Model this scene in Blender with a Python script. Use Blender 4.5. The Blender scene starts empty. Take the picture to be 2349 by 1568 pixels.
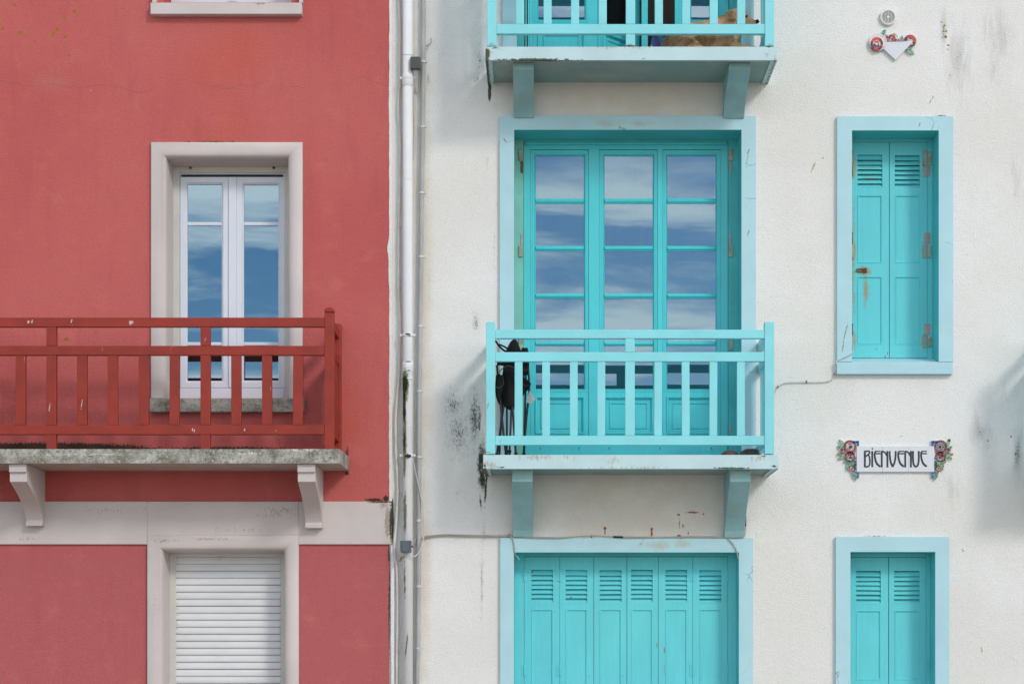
import bpy, bmesh, math, random
from mathutils import Vector, noise
R = math.radians
rnd = random.Random(7)
sc = bpy.context.scene
col = sc.collection

# ------------------------------------------------------------------ camera, sky, sun, exposure
D = 15.0; F = 4350.0; U0 = 1243.0; V0 = 1507.0; EYE = 1.6; IW = 2349.0; IH = 1568.0
cd = bpy.data.cameras.new('camera'); cam = bpy.data.objects.new('camera', cd); col.objects.link(cam)
cam.location = (0, -D, EYE); cam.rotation_euler = (R(90), 0, 0)
cd.sensor_width = 36.0; cd.lens = 36.0 * F / IW
cd.shift_x = -(U0 - IW / 2) / IW; cd.shift_y = (V0 - IH / 2) / IW
cd.clip_start = 0.1; cd.clip_end = 3000
sc.camera = cam

SUN = Vector((0.75, -1.0, 0.80)).normalized()
el = math.asin(SUN.z); rot = math.atan2(SUN.x, SUN.y)
w = bpy.data.worlds.new('World'); sc.world = w; w.use_nodes = True
nt = w.node_tree; nt.nodes.clear()
def wn(t, **k):
    n = nt.nodes.new(t)
    for a, b in k.items(): setattr(n, a, b)
    return n
WL = nt.links.new
sky = wn('ShaderNodeTexSky', sky_type='NISHITA', sun_disc=False, sun_elevation=el, sun_rotation=rot, altitude=0, air_density=1.0, dust_density=0.6, ozone_density=1.5)
tc = wn('ShaderNodeTexCoord'); sp = wn('ShaderNodeSeparateXYZ'); WL(tc.outputs['Generated'], sp.inputs[0])
def wm(op, a, b=None, clamp=False):
    n = wn('ShaderNodeMath', operation=op, use_clamp=clamp)
    for i, x in enumerate((a, b)):
        if x is None: continue
        if hasattr(x, 'links'): WL(x, n.inputs[i])
        else: n.inputs[i].default_value = x
    return n.outputs[0]
dz = wm('ADD', wm('MAXIMUM', sp.outputs['Z'], 0.0), 0.10)
cmb = wn('ShaderNodeCombineXYZ')
WL(wm('DIVIDE', sp.outputs['X'], dz), cmb.inputs[0]); WL(wm('DIVIDE', sp.outputs['Y'], dz), cmb.inputs[1])
mp = wn('ShaderNodeMapping'); WL(cmb.outputs[0], mp.inputs[0])
mp.inputs['Location'].default_value = (19.91, 19.83, 0); mp.inputs['Rotation'].default_value = (0, 0, R(12)); mp.inputs['Scale'].default_value = (0.9, 1.5, 1)
nz = wn('ShaderNodeTexNoise'); nz.inputs['Scale'].default_value = 1.55; nz.inputs['Detail'].default_value = 7; nz.inputs['Roughness'].default_value = 0.57; nz.inputs['Distortion'].default_value = 0.5
WL(mp.outputs[0], nz.inputs['Vector'])
mr = wn('ShaderNodeMapRange', interpolation_type='SMOOTHSTEP'); mr.inputs['From Min'].default_value = 0.42; mr.inputs['From Max'].default_value = 0.60
WL(nz.outputs['Fac'], mr.inputs['Value'])
hs = wn('ShaderNodeHueSaturation'); hs.inputs['Saturation'].default_value = 1.4; hs.inputs['Value'].default_value = 0.72; WL(sky.outputs[0], hs.inputs['Color'])
mx = wn('ShaderNodeMix', data_type='RGBA')
WL(mr.outputs[0], mx.inputs['Factor']); WL(hs.outputs[0], mx.inputs['A']); mx.inputs['B'].default_value = (9.3, 9.15, 8.75, 1)
bg = wn('ShaderNodeBackground'); bg.inputs['Strength'].default_value = 0.13; WL(mx.outputs['Result'], bg.inputs[0])
wo = wn('ShaderNodeOutputWorld'); WL(bg.outputs[0], wo.inputs[0])

ld = bpy.data.lights.new('sun', 'SUN'); ld.energy = 0.85; ld.angle = R(10); ld.color = (1.0, 0.95, 0.88)
lo = bpy.data.objects.new('sun', ld); col.objects.link(lo); lo.rotation_euler = SUN.to_track_quat('Z', 'Y').to_euler(); lo.location = (8, -12, 14)
vs = sc.view_settings; vs.view_transform = 'Standard'; vs.look = 'None'; vs.gamma = 1.0; vs.use_curve_mapping = False; vs.exposure = 0.61

# ------------------------------------------------------------------ coordinates: photo point at distance d in front of the facade plane
def X(u, d=0.0): return (u - U0) * (D - d) / F
def Z(v, d=0.0): return EYE + (V0 - v) * (D - d) / F
def P(u, v, d=0.0): return Vector((X(u, d), -d, Z(v, d)))
M1 = 1.0 / 290.0

# ------------------------------------------------------------------ materials
class NT:
    def __init__(s, name):
        s.m = bpy.data.materials.new(name); s.m.use_nodes = True; s.t = s.m.node_tree; s.t.nodes.clear()
        s.out = s.t.nodes.new('ShaderNodeOutputMaterial'); s.b = s.t.nodes.new('ShaderNodeBsdfPrincipled')
        s.L(s.b.outputs[0], s.out.inputs[0])
        s.geo = s.t.nodes.new('ShaderNodeNewGeometry'); s.pos = s.geo.outputs['Position']
    def L(s, a, b): s.t.links.new(a, b)
    def N(s, t, **k):
        n = s.t.nodes.new(t)
        for a, b in k.items(): setattr(n, a, b)
        return n
    def math(s, op, a, b=None, clamp=False):
        n = s.N('ShaderNodeMath', operation=op, use_clamp=clamp)
        for i, x in enumerate((a, b)):
            if x is None: continue
            if hasattr(x, 'links'): s.L(x, n.inputs[i])
            else: n.inputs[i].default_value = x
        return n.outputs[0]
    def noise(s, scale, detail=3, rough=0.55, stretch=(1, 1, 1), off=(0, 0, 0), dist=0.0):
        mp = s.N('ShaderNodeMapping'); mp.inputs['Scale'].default_value = stretch; mp.inputs['Location'].default_value = off
        s.L(s.pos, mp.inputs[0])
        n = s.N('ShaderNodeTexNoise'); n.inputs['Scale'].default_value = scale; n.inputs['Detail'].default_value = detail
        n.inputs['Roughness'].default_value = rough; n.inputs['Distortion'].default_value = dist
        s.L(mp.outputs[0], n.inputs['Vector']); return n.outputs['Fac']
    def ramp(s, x, lo, hi, a=0.0, b=1.0):
        n = s.N('ShaderNodeMapRange', interpolation_type='SMOOTHSTEP')
        n.inputs['From Min'].default_value = lo; n.inputs['From Max'].default_value = hi
        n.inputs['To Min'].default_value = a; n.inputs['To Max'].default_value = b
        s.L(x, n.inputs['Value']); return n.outputs[0]
    def blobs(s, lst):
        out = None
        for b in lst:
            u, v, ru, rv = b[:4]; st = b[4] if len(b) > 4 else 1.0; ang = b[5] if len(b) > 5 else 0.0; d = b[6] if len(b) > 6 else 0.0
            mp = s.N('ShaderNodeMapping', vector_type='TEXTURE')
            mp.inputs['Location'].default_value = (X(u, d), 0, Z(v, d)); mp.inputs['Rotation'].default_value = (0, R(ang), 0)
            mp.inputs['Scale'].default_value = (ru * M1, 500, rv * M1)
            s.L(s.pos, mp.inputs[0])
            g = s.N('ShaderNodeTexGradient', gradient_type='SPHERICAL'); s.L(mp.outputs[0], g.inputs[0])
            x = s.math('MULTIPLY', g.outputs['Fac'], st)
            out = x if out is None else s.math('MAXIMUM', out, x)
        return out
    def mix(s, fac, a, b):
        n = s.N('ShaderNodeMix', data_type='RGBA')
        for k, x in (('Factor', fac), ('A', a), ('B', b)):
            if hasattr(x, 'links'): s.L(x, n.inputs[k])
            elif k == 'Factor': n.inputs[k].default_value = x
            else: n.inputs[k].default_value = (*x, 1)
        return n.outputs['Result']
    def stain(s, c, colr, mask, lo, hi, amt=1.0, nscale=60, detail=5, stretch=(1, 1, 1), off=(0, 0, 0), rough=0.65):
        n = s.noise(nscale, detail, rough, stretch, off)
        f = s.ramp(s.math('ADD', mask, n), lo, hi, 0.0, amt)
        return s.mix(f, c, colr)
    def done(s, c, rough=0.6, spec=0.3, metal=0.0):
        if hasattr(c, 'links'): s.L(c, s.b.inputs['Base Color'])
        else: s.b.inputs['Base Color'].default_value = (*c, 1)
        s.b.inputs['Roughness'].default_value = rough; s.b.inputs['Specular IOR Level'].default_value = spec; s.b.inputs['Metallic'].default_value = metal
        return s.m
    def bump(s, h, strength=0.5, dist=0.01, prev=None):
        n = s.N('ShaderNodeBump'); n.inputs['Strength'].default_value = strength; n.inputs['Distance'].default_value = dist
        s.L(h, n.inputs['Height'])
        if prev is not None: s.L(prev, n.inputs['Normal'])
        s.L(n.outputs[0], s.b.inputs['Normal']); return n.outputs[0]

def paint(name, c, var=0.06, rough=0.5, bump=0.12, dirt=(0.18, 0.16, 0.12), dirt_amt=0.25, scale=3.0, grain=(1, 1, 1), spec=0.35, extra=None, streak=0.0):
    t = NT(name)
    n1 = t.noise(scale, 4, 0.6, grain); k = tuple(x * (1 - var * 2) for x in c)
    cc = t.mix(t.ramp(n1, 0.3, 0.7), k, c)
    n2 = t.noise(38, 6, 0.7, grain)
    cc = t.mix(t.ramp(n2, 0.62, 0.78, 0, dirt_amt), cc, dirt)
    if streak:
        sn = t.noise(9, 5, 0.65, (6, 1, .35), off=(2, 1, 5)); cc = t.mix(t.ramp(sn, 0.35, 0.65, streak, 0), cc, tuple(x * .72 for x in c)); cc = t.mix(t.ramp(t.noise(30, 4, .7, (3, 1, .2)), .60, .72, 0, streak), cc, tuple(min(1, x * 1.12 + .04) for x in c))
    if extra: cc = extra(t, cc)
    t.bump(t.noise(140, 4, 0.6, (1, 1, .12) if streak else grain), bump * (2.5 if streak else 1), 0.004)
    return t.done(cc, rough, spec)

GREEN = (0.022, 0.028, 0.008); MOLD = (0.045, 0.05, 0.04); RUST = (0.30, 0.09, 0.02); LICH = (0.30, 0.155, 0.015)

# red rendered wall
t = NT('red_render')
c = t.mix(t.ramp(t.noise(0.55, 3, 0.5), 0.35, 0.65), (0.475, 0.108, 0.104), (0.52, 0.131, 0.124))
low = t.N('ShaderNodeSeparateXYZ'); t.L(t.pos, low.inputs[0])
c = t.mix(t.ramp(low.outputs['Z'], Z(1262), Z(1240), 1, 0), c, (0.44, 0.115, 0.122))
c = t.mix(t.ramp(t.noise(4.5, 5, 0.65), 0.5, 0.8, 0, 0.45), c, (0.60, 0.18, 0.155))
c = t.mix(t.ramp(t.noise(3.2, 6, 0.7, stretch=(2.4, 1, .35), off=(7, 0, 2)), 0.48, 0.75, 0, 0.45), c, (0.40, 0.085, 0.088))
c = t.stain(c, (0.52, 0.105, 0.075), t.blobs([(520, 130, 210, 150, .6), (800, 1000, 90, 300, .5), (520, 300, 240, 60, .4)]), .6, 1.1, .6, 3, 4)
c = t.mix(t.ramp(t.noise(110, 3, 0.6), 0.30, 0.44, 0.42, 0), c, (0.22, 0.042, 0.042))
c = t.mix(t.ramp(t.noise(55, 3, 0.6, off=(4, 4, 4)), 0.68, 0.76, 0, 0.7), c, (0.62, 0.36, 0.30))
c = t.mix(t.ramp(t.noise(26, 2, 0.5, stretch=(1.6, 1, 0.8), off=(9, 2, 4)), 0.775, 0.80, 0, 0.9), c, (0.78, 0.66, 0.62))
bl = t.blobs([(120, 190, 260, 130, .62), (60, 520, 200, 260, .35), (520, 200, 420, 60, .30), (120, 760, 160, 60, .6), (120, 850, 160, 90, .45), (730, 680, 60, 30, .5), (780, 460, 40, 120, .35)])
c = t.stain(c, (0.50, 0.30, 0.23), bl, 0.98, 1.22, 0.30, 90, 6, rough=.75)
cr = t.math('SUBTRACT', low.outputs['Z'], t.math('ADD', t.math('MULTIPLY', t.noise(1.7, 5, 0.55, stretch=(1, 1, 0)), 0.42), Z(196) - 0.21))
crm = t.math('MULTIPLY', t.ramp(t.math('ABSOLUTE', cr), 0.0, 0.005, .55, 0), t.ramp(t.noise(4, 3, 0.6, off=(5, 0, 1)), 0.40, 0.55))
c = t.mix(crm, c, (0.20, 0.10, 0.08))
bl = t.blobs([(171, 26, 7, 6, 1.2), (147, 40, 5, 5, 1), (131, 69, 6, 6, 1.1), (122, 79, 6, 6, 1.1), (149, 85, 5, 5, 1.1), (46, 76, 6, 6, 1.1), (80, 95, 4, 4, 1), (158, 127, 5, 5, 1.1), (5, 66, 5, 5, 1), (135, 30, 4, 4, 1), (151, 778, 6, 6, 1.2), (281, 20, 4, 4, 1), (33, 12, 5, 5, 1)])
c = t.stain(c, LICH, bl, 0.70, 0.95, 1, 90, 2)
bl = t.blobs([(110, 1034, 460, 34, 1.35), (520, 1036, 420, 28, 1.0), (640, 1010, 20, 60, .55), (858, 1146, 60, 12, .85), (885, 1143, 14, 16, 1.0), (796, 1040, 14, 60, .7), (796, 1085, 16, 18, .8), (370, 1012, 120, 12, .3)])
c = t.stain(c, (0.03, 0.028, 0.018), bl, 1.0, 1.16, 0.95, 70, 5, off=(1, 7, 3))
c = t.stain(c, (0.035, 0.03, 0.02), t.blobs([(893, 1400, 5, 260, .8), (893, 1270, 7, 40, .9)]), 0.95, 1.1, 0.9, 60, 4)
t.bump(t.math('ADD', t.noise(85, 3, 0.6, stretch=(0.8, 1, 1.25)), t.math('MULTIPLY', t.noise(14, 3, 0.5), 0.5)), 0.55, 0.010)
M_RED = t.done(c, 0.85, 0.15)

# white rendered wall
t = NT('white_render')
c = t.mix(t.ramp(t.noise(0.8, 4, 0.55), 0.35, 0.65), (0.735, 0.73, 0.70), (0.79, 0.79, 0.78))
c = t.mix(t.ramp(t.noise(95, 3, 0.6), 0.30, 0.45, 0.42, 0), c, (0.46, 0.45, 0.42))
bl = t.blobs([(1450, 1200, 420, 190, .75), (1450, 240, 420, 110, .6), (975, 700, 30, 900, .75), (975, 1300, 26, 500, .8), (950, 250, 14, 600, .9), (948, 1200, 12, 800, .9)])
c = t.stain(c, (0.64, 0.56, 0.45), bl, 0.6, 1.3, 0.55, 5, 4)  # beige bounce light painted under the balconies, with soiling; dirt along the pipes
bl = t.blobs([(2200, 130, 60, 210, .50), (2290, 90, 75, 260, .45), (2330, 420, 40, 160, .40), (2250, 990, 70, 90, .52), (2335, 1040, 26, 130, .62), (2185, 1120, 60, 120, .40), (2225, 560, 90, 160, .22), (2300, 900, 90, 120, .3), (2165, 70, 22, 110, .55), (2180, 175, 26, 90, .5)])
c = t.stain(c, (0.40, 0.40, 0.385), bl, 0.70, 1.15, 0.55, 9, 8, stretch=(2.0, 1, .4), rough=.72)
c = t.stain(c, (0.14, 0.14, 0.125), bl, 0.98, 1.10, 0.7, 85, 5, rough=.7)
bl = t.blobs([(1040, 930, 76, 130, .48), (1050, 990, 95, 200, .475), (1088, 960, 40, 200, .54), (1092, 740, 26, 80, .48), (1108, 1060, 26, 150, .62), (1060, 1010, 60, 80, .42), (1012, 870, 20, 60, .3), (1100, 140, 30, 110, .45), (1010, 110, 44, 120, .38), (1095, 180, 30, 40, .45), (982, 180, 14, 80, .45),
              (1105, 1330, 12, 330, .46), (1110, 1220, 14, 120, .42), (1118, 380, 14, 170, .38), (1134, 560, 10, 200, .40), (1050, 1130, 60, 60, .35), (985, 650, 14, 120, .36), (2010, 1229, 100, 7, .5), (2160, 265, 40, 6, .6), (1690, 900, 60, 900, .15)])
c = t.stain(c, (0.20, 0.205, 0.195), bl, 0.78, 1.10, 0.50, 40, 7, stretch=(1.4, 1, .7), rough=.78)
c = t.stain(c, MOLD, bl, 0.925, 1.03, 0.8, 62, 7, stretch=(1.3, 1, .75), rough=.8)
bl = t.blobs([(1101, 1060, 20, 120, .66), (1106, 1100, 24, 60, .72), (1114, 1120, 8, 90, .78, 3), (1100, 960, 16, 120, .58), (1123, 208, 8, 54, .95), (1102, 1150, 11, 80, .60, -4), (1070, 1000, 46, 110, .40), (1088, 890, 26, 90, .46), (1085, 745, 16, 60, .40), (900, 1190, 6, 100, 1.0), (893, 1360, 4, 240, .8)])
c = t.stain(c, GREEN, bl, .93, 1.08, 0.92, 46, 8, stretch=(1.5, 1, .65), rough=.8)
bl = t.blobs([(1388, 1211, 5, 6, 1.3), (1388, 1220, 3, 10, 1.0), (1495, 1213, 5, 7, 1.3), (1495, 1223, 4, 12, 1.2), (1557, 1180, 6, 5, 1.1), (1558, 1228, 8, 5, 1.2), (1590, 1174, 34, 4, .85), (1559, 1200, 3, 28, .8), (1567, 1205, 3, 12, .8), (1614, 1178, 4, 4, 1.1), (1706, 1179, 4, 4, 1), (1168, 1226, 8, 3, 1), (1579, 1222, 3, 8, .8), (1140, 1170, 3, 20, .5)])
c = t.stain(c, RUST, bl, 0.88, 1.15, 0.95, 45, 4)
bl = t.blobs([(1866, 382, 4, 28, .9, 22), (2135, 232, 3, 12, .9, 20), (2141, 222, 3, 8, 1, 10), (2210, 1262, 3, 8, 1, -30), (2253, 1490, 3, 14, 1, -12), (1888, 362, 3, 8, .8, 20), (2067, 1000, 3, 5, .8)])
c = t.stain(c, (0.42, 0.31, 0.20), bl, 0.85, 1.1, 0.85, 60, 3)
bl = t.blobs([(2160, 50, 3, 3, 1), (2167, 58, 4, 4, 1.1), (2171, 71, 4, 4, 1.1), (2164, 61, 3, 3, 1), (2165, 71, 3, 3, 1), (2170, 84, 5, 5, 1.2), (2176, 103, 5, 3, 1.2), (2175, 113, 3, 3, 1), (2267, 1010, 3, 3, .9), (2320, 1000, 3, 5, .9), (2330, 1040, 3, 6, .9), (2163, 85, 2, 3, .9)])
c = t.stain(c, LICH, bl, 0.8, 1.05, 1, 90, 2)
t.bump(t.math('ADD', t.noise(90, 3, 0.6, stretch=(0.8, 1, 1.25)), t.math('MULTIPLY', t.noise(16, 3, 0.5), 0.5)), 0.6, 0.010)
M_WHITE = t.done(c, 0.9, 0.12)

def ex_cream(t, c):
    c = t.stain(c, (0.30, 0.26, 0.20), t.blobs([(520, 905, 260, 40, .3), (250, 1170, 420, 34, .40), (640, 1175, 160, 50, .46), (380, 1240, 120, 30, .44), (540, 1215, 260, 24, .42), (60, 1235, 90, 24, .45), (490, 1236, 150, 10, .5), (355, 1400, 16, 250, .38), (890, 1200, 14, 70, .85), (500, 326, 90, 5, .6), (430, 326, 40, 5, .6), (500, 30, 120, 10, .35), (600, 12, 50, 22, .55), (880, 1160, 30, 18, .6), (870, 1152, 60, 5, .8)]), 0.86, 1.05, 0.8, 55, 5)
    return t.stain(c, GREEN, t.blobs([(500, 327, 45, 3, 1.1), (897, 1200, 6, 80, 1.0), (875, 1151, 60, 4, .9)]), 0.95, 1.1, 0.9, 60, 4)
M_CREAM = paint('cream_render', (0.60, 0.545, 0.535), 0.05, 0.85, 0.45, (0.30, 0.26, 0.22), 0.35, 2.2, spec=0.12, extra=ex_cream)

# weathered concrete
t = NT('lichen_concrete')
c = t.mix(t.ramp(t.noise(7, 6, 0.7), 0.35, 0.65), (0.20, 0.19, 0.16), (0.45, 0.44, 0.40))
c = t.mix(t.ramp(t.noise(42, 5, 0.7), 0.50, 0.64, 0, 0.7), c, (0.10, 0.10, 0.08))
c = t.mix(t.ramp(t.noise(60, 3, 0.7, off=(3, 3, 3)), 0.58, 0.68, 0, 0.7), c, (0.62, 0.61, 0.57))
c = t.stain(c, (0.68, 0.67, 0.64), t.blobs([(715, 1046, 130, 26, .55), (600, 1058, 120, 10, .5), (250, 1060, 400, 7, .5)]), 0.85, 1.1, 0.9, 40, 5)
c = t.stain(c, (0.05, 0.055, 0.025), t.blobs([(560, 1030, 60, 20, .45), (150, 1028, 300, 8, .6), (480, 1028, 420, 6, .6), (300, 916, 80, 8, .4)]), 0.92, 1.1, 0.85, 45, 5)
t.bump(t.noise(60, 5, 0.7), 0.6, 0.008)
M_CONC = t.done(c, 0.95, 0.1)
M_SOFF = paint('soffit_render', (0.50, 0.42, 0.37), 0.1, 0.9, 0.5, (0.20, 0.15, 0.12), 0.5, 6, spec=0.1)

def ex_pipe(t, c):
    c = t.stain(c, (0.12, 0.14, 0.07), t.blobs([(931, 885, 13, 60, 1.2, 0, .06), (929, 1010, 8, 160, 1.0, 0, .06), (930, 1180, 9, 110, .8, 0, .06), (929, 1330, 6, 90, .75, 0, .06), (933, 1480, 4, 70, .8, 6, .06), (937, 770, 14, 12, .6, 0, .06), (935, 1048, 16, 12, .9, 0, .06)]), 0.86, 1.12, 0.85, 30, 5, stretch=(1.5, 1, .6))
    return t.stain(c, GREEN, t.blobs([(929, 882, 13, 34, 1.4, 0, .06), (928, 930, 7, 70, 1.2, 0, .06), (928, 1010, 5, 60, 1.0, 0, .06), (937, 768, 16, 5, .9, 0, .06), (937, 1046, 16, 8, 1.1, 0, .06), (937, 831, 16, 4, .9, 0, .06), (937, 851, 16, 3, .8, 0, .06)]), 1.0, 1.15, 0.95, 40, 4, stretch=(1.5, 1, .6))
M_PIPE = paint('white_pipe_plastic', (0.78, 0.785, 0.80), 0.03, 0.65, 0.03, (0.3, 0.3, 0.28), 0.3, 5, spec=0.25, extra=ex_pipe)
M_CONDL = paint('cream_conduit', (0.66, 0.64, 0.60), 0.08, 0.6, 0.1, (0.2, 0.19, 0.16), 0.6, 8)
M_CONDR = paint('grey_corrugated_plastic', (0.50, 0.51, 0.50), 0.12, 0.6, 0.1, (0.12, 0.12, 0.11), 0.6, 6, grain=(1, 1, .5))
M_BOX = paint('slate_plastic', (0.105, 0.13, 0.15), 0.04, 0.45, 0.02, (0.2, 0.2, 0.2), 0.15)
M_BOX2 = paint('dark_grey_plastic', (0.075, 0.08, 0.08), 0.04, 0.5, 0.02, (0.2, 0.2, 0.2), 0.1)
M_CABLE = paint('grey_cable', (0.55, 0.55, 0.56), 0.05, 0.5, 0.02)
M_CABLE2 = paint('old_beige_cable', (0.42, 0.38, 0.33), 0.1, 0.6, 0.05)
M_BLACK = paint('black_plastic', (0.012, 0.012, 0.014), 0.1, 0.4, 0.02, (0.05, 0.05, 0.05), 0.1)
M_FABR = paint('black_fabric', (0.012, 0.012, 0.014), 0.2, 0.9, 0.3, (0.04, 0.04, 0.04), 0.4, 20)
M_TRIM = paint('grey_fabric_piping', (0.07, 0.07, 0.075), 0.1, 0.8, 0.1)
M_TUBE = paint('black_steel_tube', (0.015, 0.015, 0.018), 0.1, 0.3, 0.02, (0.05, 0.05, 0.05), 0.2, spec=0.6)
M_STEEL = paint('zinc_steel', (0.42, 0.40, 0.38), 0.1, 0.45, 0.05, RUST, 0.5, 12, spec=0.6)
M_RUSTY = paint('rusty_iron', (0.24, 0.12, 0.06), 0.3, 0.8, 0.4, (0.10, 0.03, 0.01), 0.8, 25)
def ex_blk(t, c): return t.mix(t.ramp(t.noise(22, 4, 0.6), 0.50, 0.66, 0, 0.8), c, (0.34, 0.17, 0.07))
M_BLOCK = paint('stained_hinge_block', (0.42, 0.46, 0.38), 0.15, 0.7, 0.15, (0.36, 0.2, 0.1), 0.7, 14, extra=ex_blk)

def ex_rail(t, c):
    c = t.mix(t.ramp(t.noise(20, 2, 0.4, stretch=(2.2, 1, .5), off=(2, 5, 1)), 0.775, 0.80, 0, 0.5), c, (0.55, 0.32, 0.29))
    return t.stain(c, (0.74, 0.66, 0.66), t.blobs([(300, 738, 14, 12, .75, 0, .59), (64, 737, 5, 10, .8, 10, .59), (72, 737, 4, 10, .8, 10, .59), (163, 735, 3, 10, .9, 10, .59), (186, 926, 3, 28, .75, 8, .59), (113, 930, 4, 30, .7, 6, .59), (441, 984, 3, 9, .9, 12, .59), (445, 986, 3, 8, .9, 12, .59), (560, 985, 3, 9, .8, 12, .59), (632, 987, 3, 8, .7, 12, .59), (470, 778, 3, 12, .7, 20, .59)]), 0.92, 1.12, 0.65, 60, 4)
M_RRAIL = paint('brick_red_wood_paint', (0.30, 0.028, 0.015), 0.12, 0.5, 0.12, (0.10, 0.02, 0.015), 0.35, 5, spec=0.4, extra=ex_rail)

def ex_turq(t, c):
    c = t.mix(t.ramp(t.noise(70, 4, 0.7), 0.70, 0.76, 0, 0.6), c, (0.20, 0.22, 0.16))
    return t.stain(c, (0.35, 0.30, 0.2), t.blobs([(1445, 79, 340, 4, .55, 0, .59), (1120, 1036, 18, 6, .7, 0, .59), (1128, 101, 14, 5, .9, 0, .59), (1766, 102, 14, 5, .8, 0, .59), (1446, 102, 12, 5, .9, 0, .59), (1119, 930, 5, 14, .8, 15, .59), (1239, 945, 3, 20, .7, 5, .59), (1147, 1012, 3, 10, .8, 0, .59), (1300, 760, 5, 3, .6, 0, .59)]), 0.9, 1.1, 0.85, 60, 3)
M_TRAIL = paint('pale_turquoise_paint', (0.25, 0.70, 0.765), 0.04, 0.42, 0.08, (0.18, 0.40, 0.38), 0.3, 4, spec=0.4, extra=ex_turq)

def ex_slab(t, c):
    c = t.stain(c, (0.40, 0.31, 0.24), t.blobs([(1250, 1048, 190, 18, .50, 0, .59), (1400, 1055, 60, 22, .48, 0, .59), (1120, 1065, 40, 24, .56, 0, .59), (1420, 108, 400, 12, .46, 0, .59), (1740, 1050, 60, 20, .48, 0, .59), (1440, 1072, 440, 8, .45, 0, .59), (1120, 122, 26, 26, .6, 0, .59), (1760, 125, 40, 24, .45, 0, .59)]), 0.82, 1.08, 0.75, 30, 6, stretch=(1.6, 1, .6))
    return t.stain(c, (0.05, 0.06, 0.02), t.blobs([(1230, 137, 220, 8, .82, 0, .59), (1117, 122, 16, 28, .9, 0, .59), (1135, 110, 25, 5, .75, 0, .59), (1480, 135, 40, 8, .6, 0, .59), (1500, 140, 420, 3.5, .7, 0, .59), (1765, 108, 30, 5, .7, 0, .59), (1150, 1071, 40, 6, .7, 0, .59), (1112, 1068, 8, 10, .8, 0, .59), (1680, 1073, 110, 4.5, .85, 0, .59), (1776, 1069, 22, 8, .75, 0, .59), (1752, 1046, 22, 6, .7, 0, .59), (1450, 1076, 420, 3, .6, 0, .59), (1118, 160, 12, 40, .9, 0, .3), (1768, 165, 12, 36, .6, 0, .3), (1775, 1085, 14, 14, .8, 0, .4), (1115, 1088, 14, 10, .9, 0, .2)]), 0.98, 1.14, 0.95, 55, 5)
M_TSLAB = paint('pale_blue_slab_paint', (0.52, 0.70, 0.73), 0.05, 0.6, 0.35, (0.30, 0.34, 0.30), 0.3, 4, spec=0.25, extra=ex_slab)
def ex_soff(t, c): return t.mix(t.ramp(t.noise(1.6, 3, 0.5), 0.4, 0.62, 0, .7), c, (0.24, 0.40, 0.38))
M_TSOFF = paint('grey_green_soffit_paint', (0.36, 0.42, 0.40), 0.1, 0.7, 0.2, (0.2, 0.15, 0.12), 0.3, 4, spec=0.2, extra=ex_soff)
def ex_brk(t, c): return t.mix(t.ramp(t.noise(2.6, 4, 0.6), 0.52, 0.7, 0, .45), c, (0.36, 0.36, 0.29))
M_TBRK = paint('blue_grey_bracket_paint', (0.31, 0.53, 0.555), 0.08, 0.6, 0.25, (0.25, 0.22, 0.18), 0.35, 5, spec=0.25, extra=ex_brk)
def ex_surr(t, c):
    c = t.stain(c, (0.42, 0.46, 0.38), t.blobs([(1500, 1250, 90, 24, .55), (1570, 1248, 60, 26, .6), (1380, 1245, 120, 22, .35), (1450, 285, 260, 22, .45)]), 0.7, 1.15, 0.75, 8, 4)
    c = t.stain(c, (0.30, 0.22, 0.13), t.blobs([(1938, 765, 3, 50, .85, 14), (1716, 350, 3, 16, .9, 20), (1714, 365, 2, 34, .8, 12), (1716, 535, 3, 16, .9, 20), (1158, 323, 3, 12, .9, -30), (2108, 288, 3, 14, .8, 20), (1933, 795, 3, 22, .9, 8)]), 0.88, 1.08, 0.9, 60, 3)
    f = t.noise(2.5, 4, 0.6); vor = t.N('ShaderNodeTexVoronoi', feature='DISTANCE_TO_EDGE'); vor.inputs['Scale'].default_value = 1.7
    mp = t.N('ShaderNodeMapping'); t.L(t.pos, mp.inputs[0]); nz2 = t.N('ShaderNodeTexNoise'); nz2.inputs['Scale'].default_value = 6; t.L(t.pos, nz2.inputs[0])
    va = t.N('ShaderNodeVectorMath', operation='MULTIPLY_ADD'); t.L(nz2.outputs['Color'], va.inputs[0]); va.inputs[1].default_value = (.25, .25, .25); t.L(mp.outputs[0], va.inputs[2]); t.L(va.outputs[0], vor.inputs['Vector'])
    k = t.math('MULTIPLY', t.ramp(vor.outputs['Distance'], 0.0, 0.008, 1, 0), t.ramp(f, 0.52, 0.62))
    return t.mix(t.math('MULTIPLY', k, 0.7), c, (0.16, 0.2, 0.2))
M_TSURR = paint('pale_blue_surround_paint', (0.435, 0.68, 0.75), 0.04, 0.55, 0.2, (0.3, 0.36, 0.34), 0.18, 2.5, spec=0.25, extra=ex_surr)
M_TREV = paint('turquoise_reveal_paint', (0.09, 0.54, 0.57), 0.08, 0.55, 0.15, (0.2, 0.28, 0.2), 0.3, 3)
M_JAMB_LIT = paint('lit_turquoise_jamb_paint', (0.24, 0.60, 0.50), 0.1, 0.55, 0.15, (0.28, 0.25, 0.14), 0.45, 4)  # lit copy of the reveal turquoise, left-jamb light put into the colour
M_TDOOR = paint('turquoise_gloss_paint', (0.08, 0.63, 0.69), 0.03, 0.3, 0.03, (0.06, 0.3, 0.3), 0.12, 4, spec=0.4, streak=0.18)
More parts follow.
